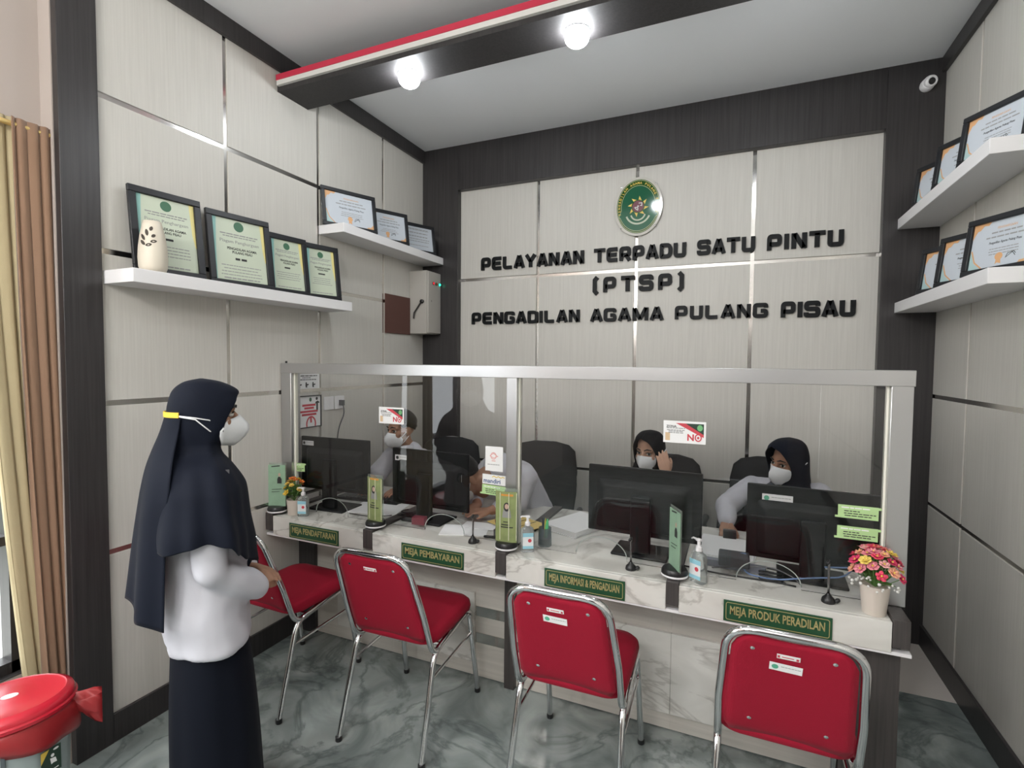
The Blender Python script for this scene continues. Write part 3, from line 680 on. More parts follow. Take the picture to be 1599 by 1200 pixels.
# ================================================================ STANDEES, BOTTLES, FLOWERS, MICROPHONES
M['clear'] = mat('clear_plastic', (.95, .97, .97), .05, trans=.95, ior=1.25)
M['acr'] = mat('thin_clear_acrylic', (.85, .93, .86), .06, trans=.9, ior=1.1)
M['stgreen'] = mat('standee_green_print', (.24, .29, .12), .3, vary=.35, vscale=25); M['stpale'] = mat('standee_mint_print', (.26, .40, .28), .3, vary=.2, vscale=25)
M['skin_print'] = mat('printed_skin', (.50, .34, .27), .5)
def standee(lab, x, y, rz, kind, h=.25):
    t = thing('info_standee', lab, 'standee', (x, y, .7875), rz, 'acrylic standees on the desk dividers')
    MB().lathe([(.050, 0), (.052, .006), (.052, .022), (.046, .032), (.02, .034)], 32).build('base', 'black', t, smooth='auto')
    MB().lathe([(.0525, .003), (.0535, .005), (.0535, .009), (.0525, .011)], 32, caps=False).build('base_ring', 'white', t, smooth='auto')
    z0 = .032
    g = MB()
    n = 10; pts = []
    for i in range(n+1): q = -1+2*i/n; pts.append((.052*q, -.006-.012*(1-q*q) if kind == 'g' else -.004))
    g.loft([[Vector((px, py, z)) for px, py in pts]+[Vector((px, py+.003, z)) for px, py in pts[::-1]] for z in (z0, z0+h)])
    m = 'stgreen' if kind == 'g' else 'stpale'
    p = g.build('printed_panel', m, t, smooth='auto')
    yy = -.0192 if kind == 'g' else -.0045
    def flat(pts2, name, mm, dy=0, bend=True):
        def by(px): return (-.0062-.012*(1-min(1, (px/.052)**2)) if kind == 'g' else -.0042)-dy
        b = MB()
        for q in pts2:                                       # follows the curve of the panel in narrow upright strips
            x0, x1 = min(p[0] for p in q), max(p[0] for p in q); cols = []
            for i in range(13):
                px = x0+(x1-x0)*min(max(i/12, .004), .996); zs = []
                for (ax, az), (bx, bz) in zip(q, q[1:]+q[:1]):
                    if (ax-px)*(bx-px) <= 0 and ax != bx: zs.append(az+(bz-az)*(px-ax)/(bx-ax))
                if zs: cols.append((px, min(zs), max(zs)))
            b.loft([[Vector((px, by(px)-.0002, z0+lo)), Vector((px, by(px)-.0002, z0+hi)), Vector((px, by(px)-.0006, z0+hi)), Vector((px, by(px)-.0006, z0+lo))] for px, lo, hi in cols])
        return b.build(name, mm, p)
    if kind == 'g':
        flat([[(-.022, .215), (.036, .215), (.036, .224), (-.022, .224)]], 'orange_heading', mat('orange_print', (.62, .27, .05), .5))
        cx = .006
        flat([[(cx+.021*cos(R(a)), .115+.055*max(0, sin(R(a)))) for a in range(0, 181, 15)]], 'printed_shoulders', 'greyink')
        flat([[(cx+.015*cos(R(a)), .165+.021*sin(R(a))) for a in range(0, 360, 24)]], 'printed_headscarf', 'ink', .0003)
        flat([[(cx+.009*cos(R(a)), .167+.0125*sin(R(a))) for a in range(0, 360, 24)]], 'printed_face', 'skin_print', .0006)
        flat([[(-.020, .079), (.020, .079), (.020, .084), (-.020, .084)], [(-.022, .068), (.036, .068), (.036, .073), (-.022, .073)], [(-.010, .093), (.012, .093), (.012, .097), (-.01, .097)]], 'printed_text', 'ink')
        b = MB()
        for px in (-.026, .017, .051): b.tube([(px, -.0085-.012*(1-(px/.052)**2), z0+.01), (px, -.0085-.012*(1-(px/.052)**2), z0+h-.005)], .0016, 6)
        b.build('painted_glare_line', mat('painted_glare', (.8, .8, .62), .15), t)  # pale bars paint upright glare lines onto the glossy panel
    else:
        flat([[(.004, .13), (.030, .13), (.030, .155), (.022, .168), (.010, .168), (.004, .155)]], 'printed_suit', 'ink')
        flat([[(.017+.007*cos(R(a)), .180+.010*sin(R(a))) for a in range(0, 360, 30)]], 'printed_face', 'skin_print', .0003)
        flat([[(-.030, .092), (.030, .098), (.030, .101), (-.03, .095)], [(-.030, .079), (.018, .083), (.018, .086), (-.03, .082)], [(-.03, .222), (.02, .228), (.02, .234), (-.03, .228)]], 'printed_text', 'ink')
    MB().box(-.055, .055, .0006, .0036, z0-.004, z0+h+.012).build('acrylic_sheet', 'acr', t)
    return t
standee('pale mint standee on the wall end of the desks beside the yellow flowers', .046, 2.130, R(18), 'm', .235)
standee('glossy green standee between the registration and payment desks', .718, 2.152, R(-8), 'g', .225)
standee('glossy green standee with a headscarf portrait between the payment and information desks', 1.467, 2.150, R(4), 'g', .235)
standee('mint standee turned edge-on between the information and court product desks', 2.214, 2.155, R(-62), 'm', .235)
# ---------------------------------------------------------------- sanitizer bottles
M['gel'] = mat('sanitizer_gel', (.88, .93, .92), .08, trans=.85, ior=1.2); M['lblblue'] = mat('label_blue', (.30, .58, .68), .4); M['lblwhite'] = mat('label_white', (.72, .75, .76), .4)
def bottle(lab, x, y, rz, s=1.0, clear=True):
    t = thing('sanitizer_bottle', lab, 'bottle', (x, y, ZT+.0005), rz, 'pump sanitizer bottles on the desks')
    def rr(w, d, z): return [Vector((p[0], p[1], z)) for p in rrect(-w*s, w*s, -d*s, d*s, min(w, d)*.6*s, 4)]
    MB().loft([rr(.030, .019, 0), rr(.032, .021, .004*s), rr(.032, .021, .098*s), rr(.028, .018, .112*s), rr(.014, .012, .122*s), rr(.012, .012, .130*s)]).build('bottle_body', 'gel', t, smooth='auto')
    l = MB().box(-.026*s, .026*s, -.0218*s, -.0214*s, .018*s, .095*s).build('label', 'lblwhite', t)
    for za, zb in ((.018, .032), (.076, .095)): MB().box(-.026*s, .026*s, -.0222*s, -.0219*s, za*s, zb*s).build('label_band', 'lblblue', l)
    MB().prism(oval(.009*s, .009*s, 14), 0, .0004, frame_m((.008*s, -.0219*s, .058*s), (1, 0, 0), (0, 0, 1))).build('label_mark', 'redprint', l)
    MB().lathe([(.0135*s, .126*s), (.0135*s, .142*s), (.010*s, .144*s), (.0065*s, .148*s), (.0065*s, .166*s)], 20).build('pump_collar', 'white', t, smooth='auto')
    MB().box(-.010*s, .010*s, -.008*s, .008*s, .166*s, .175*s).tube([(-.006*s, 0, .1705*s), (-.028*s, 0, .172*s), (-.036*s, 0, .166*s)], [.005*s, .004*s, .0035*s], 8).build('pump_head', 'white', t, bevel=.0015)
    return t
bottle('pump sanitizer bottle beside the yellow and orange flowers', .212, 2.160, R(20), .92)
bottle('pump sanitizer bottle behind the portrait standee on the information desk', 1.558, 2.185, R(30), .95)
bottle('pump sanitizer bottle with blue label beside the edge-on mint standee', 2.305, 2.158, R(-35), 1.0)
# ---------------------------------------------------------------- artificial flowers
def petal_flower(b, c, nrm, r, n=6, cup=.25):
    c = Vector(c); nrm = Vector(nrm).normalized(); m = nrm.to_track_quat('Z', 'Y').to_matrix()
    for i in range(n):
        a = 2*pi*i/n+rnd.random()*.3; pts = []
        for k in range(8):
            q = 2*pi*k/8; lx = r*(.55+.5*cos(q)); ly = r*.42*sin(q)
            lz = r*cup*(lx/r)**2+.06*r*abs(sin(q))
            pts.append(c+m @ Vector((lx*cos(a)-ly*sin(a), lx*sin(a)+ly*cos(a), lz)))
        b.poly(pts)
    return b
def leaf_blade(b, p, d, L, w):
    p = Vector(p); d = Vector(d).normalized(); s = d.cross(Vector((0, 0, 1))).normalized(); u = s.cross(d)
    pts = [p+d*L*t+s*w*q*sin(pi*min(t, 1)**.8)+u*L*.15*(t*t)*-1 for t, q in ((0, .0), (.3, 1), (.6, 1), (1, 0), (.6, -1), (.3, -1))]
    b.poly(pts)
def flowerpot(lab, x, y, h, r0, r1, cols, spread, top, nfl, leafcol, buds=False):
    t = thing('flower_pot', lab, 'flowers', (x, y, ZT+.0005), 0, 'pots of artificial flowers on the desks')
    MB().lathe([(r0, 0), (r0+.002, .003), (r1, h-.008), (r1+.002, h), (r1-.003, h), (r1-.006, h-.012)], 32).build('pot', mat('cream_pot', (.66, .59, .52), .4), t, smooth='auto')
    b = MB()
    for i in range(26):
        a = rnd.uniform(0, 2*pi); e = rnd.uniform(.1, 1.0)
        leaf_blade(b, (0, 0, h+rnd.uniform(0, top*.55)), (cos(a), sin(a), e), rnd.uniform(.04, .075), rnd.uniform(.010, .018))
    b.build('leaves', leafcol, t, solid=.0008)
    st = MB()
    for i in range(nfl):
        col = cols[i % len(cols)]
        gz = (i+.5)/nfl; a = i*2.39996
        el = R(5+82*(1-gz)); rad = spread*rnd.uniform(.75, 1.05)
        p = Vector((rad*cos(el)*cos(a), rad*cos(el)*sin(a), h+top*.28+top*.72*sin(el)*rnd.uniform(.8, 1.05)))
        st.tube([(0, 0, h-.01), p*.5+Vector((0, 0, h*.4)), p], .0013, 5)
        fb = MB(); nd = (p-Vector((0, 0, h)))
        petal_flower(fb, p, nd, rnd.uniform(.015, .022), rnd.choice((5, 6, 7)), .3); petal_flower(fb, p+nd.normalized()*.003, nd, .011, 5, .7)
        f = fb.build('flower', col, t, solid=.0008, smooth=True)
        MB().ball(p+nd.normalized()*.006, .0036, nu=8, nv=6).build('flower_eye', 'emyellow', f)
    if buds:
        for i in range(26):
            bb = MB()
            a = rnd.uniform(R(140), R(330)); rr_ = rnd.uniform(.04, .085); bb.ball((rr_*cos(a), rr_*sin(a), h+rnd.uniform(-.01, .035)), rnd.uniform(.0035, .006), nu=8, nv=6).build('white_bud', 'offwhite', t, smooth=True)
    st.build('stems', leafcol, t)
    return t
fm = lambda n, c: mat(n, c, .6)
pink = [fm('petal_pink', (.75, .25, .30)), fm('petal_rose', (.70, .06, .12)), fm('petal_pale', (.80, .42, .40)), fm('petal_peach', (.80, .38, .25)), fm('petal_hot', (.62, .04, .12))]
LG = fm('leaf_green', (.12, .24, .06))
flowerpot('cream pot of pink and red artificial flowers at the outer desk corner', 2.890, 2.143, .105, .034, .045, pink+[pink[0], fm('petal_yellow', (.78, .58, .12))], .088, .125, 40, LG, True)
flowerpot('cream pot of yellow and orange artificial flowers beside the left wall', .140, 2.166, .085, .034, .042, [fm('petal_gold', (.75, .48, .05)), fm('petal_amber', (.80, .55, .12)), fm('petal_orange', (.80, .20, .04))], .058, .125, 16, LG)
# ---------------------------------------------------------------- desk microphones
def mic(lab, x, y, h, lean_=0.0):
    t = thing('desk_microphone', lab, 'microphone', (x, y, ZT+.0005), 0, 'small black desk microphones')
    MB().lathe([(.022, 0), (.023, .004), (.020, .016), (.010, .026), (.006, .034)], 24).build('base', 'black', t, smooth='auto')
    MB().tube([(0, 0, .03), (lean_*.3, 0, h*.5), (lean_, 0, h-.012), (lean_*1.6, -.004, h)], .0042, 10).build('stem', mat('mic_stem', (.25, .25, .25), .25, .9), t, smooth=True)
    MB().capsule((lean_*1.6, -.004, h), .006, (lean_*2-.004, -.010, h-.006), .0065, 10).build('microphone_head', 'black', t, smooth=True)
    MB().capsule((.026, -.004, .010), .008, (.030, -.004, .014), .008, 10).build('base_knob', 'black', t, smooth=True)
mic('small black desk microphone on the payment desk', 1.278, 2.175, .135, .002)
mic('small black desk microphone beside the information sign monitor stand', 2.035, 2.170, .135, .0)
mic('small black desk microphone near the pink flowers', 2.755, 2.170, .155, -.001)
# ---------------------------------------------------------------- monitors (backs towards the visitors)
M['monback'] = mat('monitor_back', (.009, .0095, .010), .45, spec=.25)
def stickertag(b, par, w, h, green, mtx):
    s = MB().box(-w/2, w/2, -h/2, h/2, 0, .0006).build('sticker', 'paper', par, mtx=mtx)
    MB().prism(oval(h*.30, h*.30, 16), .0006, .001, T(-w/2+h*.5, 0, 0)).build('sticker_seal', fm('sticker_green', (.10, .38, .25)) if green else 'ink', s)
    q = MB(); lines(q, -w/2+h*1.0, w/2-.004, h*.12, h*.07, .0006, .05, False); q.build('sticker_line', 'greyink', s)
def monitor(lab, x, y, rz, w, h, zb, st=None, foot=True):
    t = thing('computer_monitor', lab, 'monitor', (x, y, ZT+.0005), rz, 'black computer monitors on the desks')
    zb -= ZT
    MB().box(-w/2, w/2, .012, .030, zb, zb+h).build('screen_housing', 'monback', t, bevel=.004)
    MB().box(-w/2+.012, w/2-.012, .0302, .0308, zb+.018, zb+h-.012).build('screen', mat('screen_glass', (.02, .022, .025), .15), t)
    MB().loft([[Vector((px, py, zb+pz)) for px, pz in rrect(-w*a, w*a, h*c0, h*c1, .02, 4)] for a, c0, c1, py in ((.42, .06, .80, .0121), (.36, .10, .72, -.012), (.34, .12, .70, -.014))]).build('rear_bulge', 'monback', t, smooth='auto')
    MB().box(-.045, .045, -.045, -.013, .012, zb+h*.62).build('stand_neck', 'monback', t, bevel=.006)
    MB().box(-.125, .125, -.075, .11, 0, .012).build('stand_foot', 'monback', t, bevel=.005)
    return t
def bmtx(x, z, y=.0118): return frame_m((x, y, z-ZT), (1, 0, 0), (0, 0, 1))
m1 = monitor('black monitor nearest the left wall behind the yellow flowers', .258, 2.345, R(2), .495, .315, .875)
stickertag(None, m1, .085, .028, False, bmtx(-.195, 1.150)); m1s = MB().box(-.028, .028, -.016, .016, 0, .0006).build('serial_sticker', fm('grey_label', (.5, .5, .5)), m1, mtx=bmtx(.155, 1.095, .0115))
m2 = monitor('black monitor in front of the man in short sleeves', .888, 2.385, R(-2), .50, .315, .842)
stickertag(None, m2, .080, .032, False, bmtx(-.190, 1.103)); MB().box(-.032, .032, -.019, .019, 0, .0006).build('serial_sticker', fm('grey_label2', (.5, .5, .5)), m2, mtx=bmtx(.178, 1.025, .0110))
m3 = monitor('black monitor in front of the woman on the phone', 2.045, 2.375, R(-2), .515, .315, .850)
stickertag(None, m3, .100, .036, True, bmtx(-.150, 1.075)); MB().box(-.030, .030, -.018, .018, 0, .0006).build('serial_sticker', fm('grey_label3', (.6, .6, .6)), m3, mtx=bmtx(.172, 1.035, .0110))
m4 = monitor('black monitor in front of the woman with her hand on the desk', 2.725, 2.385, R(-3), .490, .315, .825)
stickertag(None, m4, .115, .034, True, bmtx(-.130, 1.085))
# ---------------------------------------------------------------- stickers on the glass
def gl(x, z): return frame_m((x, GY-.0036, z), (1, 0, 0), (0, 0, 1))
M['greennote'] = fm('green_note_paper', (.44, .64, .30)); M['darkgreenprint'] = fm('dark_green_print', (.02, .045, .03)); M['tanprint'] = fm('tan_print', (.62, .45, .28)); M['lightgreen'] = fm('light_green_print', (.16, .42, .18))
def zona(lab, x, z, w, h):
    t = thing('zone_poster', lab, 'poster', group='zone posters stuck on the glass', mtx=gl(x, z))
    p = MB().box(-w/2, w/2, -h/2, h/2, 0, .0012).build('sheet', 'paper', t)
    a, c = w/2-.008, h/2-.009
    MB().prism([(-a*.45, c), (a, c), (a, -c*.35)], .0012, .0016).build('dark_triangle', 'darkgreenprint', p)
    MB().prism([(-a*.45, c), (.05*a, c), (a, -c*.20), (a, -c*.52)], .0016, .0019).build('red_band', 'redprint', p)
    MB().prism(oval(h*.12, h*.14, 16), .0018, .0022, T(a*.80, c*.55, 0)).build('round_seal', 'lightgreen', p)
    textmesh('heading', 'ZONA', .02, 'ink', p, T(-a*.68, c*.62, .0014), width=a*.55, height=h*.105, bold=.0006, depth=.0003)
    textmesh('no_lettering', 'N', .03, 'redprint', p, T(a*.33, -c*.55, .0016), width=a*.34, height=h*.30, bold=.001, depth=.0004)
    MB().strip(oval(h*.125, h*.15, 18), h*.05, .0016, .0024, closed=True, mtx=T(a*.72, -c*.55, 0)).prism(oval(h*.05, h*.06, 10), .0018, .0026, T(a*.72, -c*.55, 0)).build('no_ring', 'redprint', p)
    MB().box(-a, -a*.75, -c, -c*.1, .0012, .0015).build('tan_block', 'tanprint', p)
    b = MB(); random.seed(4)
    for i, yy in enumerate((.42, .20, .06, -.10)): lines(b, -a*.95, a*(.05-.0*i), c*yy, h*.035, .0015, .3)
    b.build('printed_text', 'greyink', p)
zona('zone poster on the glass in front of the man in short sleeves', .757, 1.361, .160, .088)
zona('zone poster on the glass beside the woman on the phone', 2.233, 1.364, .168, .092)
def note(lab, x, z, w=.127, h=.048, tilt=0):
    t = thing('green_note', lab, 'note', group='green notes stuck on the glass', mtx=gl(x, z) @ Matrix.Rotation(R(tilt), 4, 'Z'))
    p = MB().box(-w/2, w/2, -h/2, h/2, 0, .001).build('sheet', 'greennote', t)
    MB().box(-w/2-.009, -w/2, -h/2, -h/2+.008, 0, .0009).box(w/2, w/2+.009, h/2-.010, h/2-.001, 0, .0009).build('tape_tab', 'greennote', t)
    b = MB(); random.seed(int(x*100)); lines(b, -w*.35, w*.05, h*.05, h*.07, .001, .05, False); lines(b, -w*.35, w*.45, -h*.13, h*.07, .001, .05, False); lines(b, -w*.35, w*.36, -h*.3, h*.07, .001, .1, False); b.build('printed_text', 'ink', p)
    b = MB(); lines(b, -w*.42, w*.3, h*.30, h*.09, .001, .05, False); b.build('white_heading', 'paper', p)
note('green note on the glass by the left wall above the yellow flowers', .092, 1.026, .110, .048, 2)
note('green note on the glass just below the bank sticker', 1.357, 1.026, .122, .048, -2)
note('upper of the two green notes on the glass above the pink flowers', 2.850, 1.104, .127, .049, 0)
note('lower of the two green notes on the glass above the pink flowers', 2.850, 1.025, .128, .048, 0)
t = thing('logo_paper', 'white paper with a faint red round logo on the glass above the bank sticker', 'paper', mtx=gl(1.360, 1.180))
p = MB().box(-.047, .047, -.060, .060, 0, .001).build('sheet', 'paper', t)
MB().strip(oval(.014, .016, 18), .0035, .001, .0014, closed=True, mtx=T(-.003, .014, 0)).strip([(-.022, .014), (-.003, .026), (.02, .013), (-.003, .004), (-.022, .014)], .003, .001, .0015).strip([(-.012, -.010), (.008, -.010)], .004, .001, .0014).build('red_logo', fm('faint_red', (.72, .36, .34)), p)
b = MB(); lines(b, -.035, .03, -.028, .003, .001, .05); b.build('printed_line', 'greyink', p)
t = thing('bank_sticker', 'white bank sticker with blue lettering on the glass beside the middle post', 'sticker', mtx=gl(1.360, 1.078) @ Matrix.Rotation(R(-1), 4, 'Z'))
p = MB().box(-.062, .062, -.024, .024, 0, .001).build('sheet', 'paper', t)
textmesh('lettering', 'mandiri', .03, fm('navy_print', (.02, .07, .22)), p, T(-.010, -.007, .0013), width=.090, height=.022, bold=.0005, depth=.0003)
MB().strip([(-.01, .012), (.0, .018), (.012, .012), (.024, .018), (.036, .012), (.048, .017), (.056, .013)], .004, .001, .0015).build('yellow_wave', 'emyellow', p)
# ================================================================ PAPERS AND SMALL THINGS ON THE DESKS
def sheets(lab, x, y, rz, w, d, h, cat='papers', m='paper', name='paper_stack', z=ZT+.0008, n=6, grp=None):
    t = thing(name, lab, cat, (x, y, z), rz, grp)
    r = random.Random(int(x*1000)); k = max(1, int(h/.004)); b = MB()
    for i in range(k):
        a = Matrix.Rotation(R(r.uniform(-1.5, 1.5)), 4, 'Z') @ T(r.uniform(-.004, .004), r.uniform(-.004, .004), 0)
        b.box(-w/2, w/2, -d/2, d/2, h*i/k, h*(i+.85)/k, a)
    b.build('sheets', m, t)
    return t
sheets('sheets of paper in front of the monitor by the left wall', .50, 2.45, R(12), .30, .22, .004, grp='loose papers on the desks')
sheets('sheets of paper beside the foot of the payment desk monitor', 1.155, 2.315, R(20), .24, .16, .004, grp='loose papers on the desks')
sheets('sheets of paper behind the payment desk microphone', 1.20, 2.405, R(6), .18, .10, .004, z=ZT+.0056, grp='loose papers on the desks')
sheets('thick stack of printed papers behind the pen cup', 1.675, 2.62, R(-22), .22, .31, .030, grp='loose papers on the desks')
t = thing('yellow_folder', 'yellow envelope folder between the payment and information desks', 'folder', (1.375, 2.50, ZT+.0135), R(-24))
MB().box(-.13, .13, -.10, .10, 0, .004).build('cover', fm('folder_yellow', (.72, .54, .20)), t)
MB().box(-.012, -.006, -.09, .09, .004, .0045).box(.05, .055, -.09, .09, .004, .0045).build('cord', 'ink', t)
sheets('stack of paper beside the hand of the woman at the court product desk', 2.405, 2.60, R(-6), .25, .29, .012, grp='loose papers on the desks')
t = thing('document_tray', 'grey document tray under papers on the court product desk', 'tray', (2.43, 2.395, ZT+.0006), R(-4))
MB().box(-.13, .13, -.05, .05, 0, .006).box(-.13, .13, -.05, -.045, .006, .03).build('tray_body', fm('tray_grey', (.20, .21, .25)), t, bevel=.002)
# pen cup
t = thing('pen_cup', 'smoky transparent pen cup with marker, pencil and green highlighter', 'pen cup', (1.606, 2.292, ZT+.0005))
MB().lathe([(.032, 0), (.033, .003), (.030, .086), (.0285, .086), (.030, .006), (0, .005)], 28).build('cup', mat('smoky_plastic', (.42, .50, .52), .1, trans=.75, ior=1.2), t, smooth='auto')
MB().lathe([(.0275, .006), (.0275, .035), (0, .036)], 20).build('cup_insert', 'grey', t)
tag(MB().tube([(1.598, 2.298, .815), (1.592, 2.302, .895), (1.591, 2.303, .902)], [.0065, .0065, .006], 10).build('marker_pen', fm('marker_navy', (.02, .025, .045)), smooth='auto'), 'dark marker pen standing in the pen cup', 'pen')
tag(MB().tube([(1.612, 2.29, .815), (1.618, 2.286, .872), (1.622, 2.283, .905)], [.008, .008, .003], 10).build('highlighter', fm('highlighter_green', (.10, .60, .22)), smooth='auto'), 'bright green highlighter in the pen cup', 'pen')
tag(MB().tube([(1.604, 2.290, .815), (1.610, 2.285, .895), (1.612, 2.284, .91)], [.004, .004, .001], 8).build('pencil', fm('pencil_yellow', (.65, .60, .08)), smooth='auto'), 'yellow pencil standing in the pen cup', 'pencil')
# rubber stamp and stamp pad
t = thing('rubber_stamp', 'rubber stamp with a red handle on the payment desk', 'stamp', (1.345, 2.315, ZT+.0005))
MB().lathe([(.020, 0), (.020, .030), (.012, .034)], 18).build('stamp_base', 'grey', t, smooth='auto')
MB().lathe([(.008, .034), (.008, .05), (.013, .072), (.013, .082), (.010, .086)], 18).build('handle', fm('stamp_red', (.22, .02, .035)), t, smooth='auto')
tag(MB().capsule((1.30, 2.262, .7835), .006, (1.362, 2.275, .7835), .007, 8).build('black_marker', 'black', smooth=True), 'black marker lying beside the red handled stamp', 'pen')
# small devices
t = thing('card_box', 'small maroon box beside the dark monitor foot on the payment desk', 'box', (.905, 2.28, ZT+.013), R(8))
MB().box(-.035, .035, -.022, .022, 0, .038).build('carton', fm('maroon_card', (.20, .025, .045)), t, bevel=.001)
tag(MB().box(-.06, .06, -.045, .045, 0, .045).build('desk_phone_adapter', fm('adapter_grey', (.05, .055, .06)), bevel=.006, mtx=T(2.435, 2.335, ZT+.0305)), 'dark grey adapter box in front of the paper stack on the court product desk', 'adapter')
def cable(lab, pts, r, m, cat='cable', name='cable'):
    return tag(MB().tube(roundpath(pts, .06, 6), r, 7).build(name, m, smooth=True), lab, cat, 'cables on the desks')
z = ZT+.004
cable('black cable running over the court product desk from the sanitizer bottle', [(2.24, 2.30, z), (2.36, 2.275, z), (2.48, 2.272, z), (2.60, 2.275, z), (2.66, 2.262, z)], .0034, 'black')
cable('blue network cable crossing the court product desk toward the pink flowers', [(2.40, 2.345, .83), (2.50, 2.36, .86), (2.46, 2.30, z+.01), (2.58, 2.272, z+.006), (2.70, 2.278, .815), (2.82, 2.285, .835), (2.86, 2.30, .875), (2.79, 2.31, .86), (2.76, 2.30, .86)], .0032, fm('cable_blue', (.13, .20, .36)))
pts = [(2.575+.05*cos(i*.9), 2.272+.018*sin(i*.9)+.002*i, z+.002+.0012*i) for i in range(24)]
cable('tangled coil of black cable on the court product desk', pts, .003, 'black')
cable('thin grey cable looping over the court product desk', [(2.35, 2.33, z), (2.45, 2.30, z+.03), (2.58, 2.29, z+.055), (2.66, 2.29, z+.02), (2.68, 2.275, z)], .0024, 'grey')
cable('black cable tangle beside the green standee on the payment desk', [(.73, 2.33, .80)]+[(.79+.03*cos(i), 2.33+.02*sin(i*1.3), .80+.003*i) for i in range(12)], .0035, 'black')
cable('thin black cable lying on papers at the registration desk', [(.42, 2.30, z), (.50, 2.29, z+.002), (.60, 2.30, z), (.69, 2.33, z+.014)], .0025, 'black')
t = thing('keyboard', 'black keyboard under the monitor by the left wall', 'keyboard', (.34, 2.60, ZT+.0008), R(4))
MB().box(-.22, .22, -.07, .07, 0, .018).build('case', 'black', t, bevel=.004)
b = MB()
for i in range(15):
    for j in range(5): b.box(-.21+.028*i, -.187+.028*i, -.06+.025*j, -.04+.025*j, .018, .023)
b.build('keys', 'grey', t)
# ================================================================ OFFICE CHAIRS BEHIND THE DESKS
def office_chair(lab, x, y, rz, top=1.05):
    t = thing('office_chair', lab, 'chair', (x, y, 0), rz, 'black office chairs behind the desks')
    b = MB(); rings = []
    for zz, hw, yo, th in ((.54, .17, .0, .03), (.60, .215, .005, .04), (.75, .235, .0, .045), (.90, .235, -.03, .045), (top-.06, .215, -.05, .04), (top-.02, .17, -.058, .03), (top, .08, -.06, .015)):
        rings.append([Vector((hw*cos(2*pi*k/24)*(1 if abs(cos(2*pi*k/24)) < .99 else 1), -.23+yo+th*sin(2*pi*k/24), zz)) for k in range(24)])
    b.loft(rings).build('backrest', 'blackm', t, smooth=True)
    MB().tube([( .236*cos(a)*.98, -.245-.05*max(0, sin(a)), .80+(top-.80)*max(0, sin(a))**.8) for a in [pi*i/20 for i in range(21)]], .006, 8).build('back_trim', mat('chair_trim', (.35, .35, .35), .3, .6), t, smooth=True)
    MB().loft([[Vector((px, py, zz)) for px, py in rrect(-.24*k, .24*k, -.22*k, .24*k, .06, 5)] for zz, k in ((.43, .9), (.45, 1), (.50, 1), (.515, .93))]).build('seat', 'blackm', t, smooth='auto')
    MB().tube([(0, -.20, .44), (0, -.27, .50), (0, -.26, .62)], .02, 8).build('back_bracket', 'black', t, smooth=True)
    for s in (-1, 1):
        MB().tube(roundpath([(s*.22, -.05, .45), (s*.275, -.05, .50), (s*.285, -.03, .66), (s*.28, .14, .67)], .04), .014, 8).capsule((s*.28, -.12, .675), .02, (s*.28, .14, .675), .02, 10).build('armrest', 'black', t, smooth=True)
    MB().lathe([(.03, .10), (.03, .30), (.02, .30), (.02, .43)], 16).build('column', 'black', t, smooth='auto')
    for k in range(5):
        a = 2*pi*k/5
        g = MB().tube([(0, 0, .11), (.16*cos(a), .16*sin(a), .10), (.27*cos(a), .27*sin(a), .075)], [.025, .02, .014], 8).build('base_arm', 'black', t, smooth=True)
        MB().lathe([(.024, -.02), (.027, -.012), (.027, .012), (.024, .02)], 14, mtx=T(.28*cos(a), .28*sin(a), .0285) @ Matrix.Rotation(pi/2, 4, 'X')).build('caster', 'black', g, smooth='auto')
    return t
office_chair('black office chair of the man in short sleeves', .50, 3.12, R(190), 1.075)
office_chair('black office chair of the man bending over the payment desk', 1.235, 3.12, R(186), 1.095)
office_chair('black office chair of the woman on the phone', 1.985, 3.36, R(176), 1.03)
office_chair('black office chair of the woman with her hand on the desk', 2.64, 3.40, R(180), 1.05)
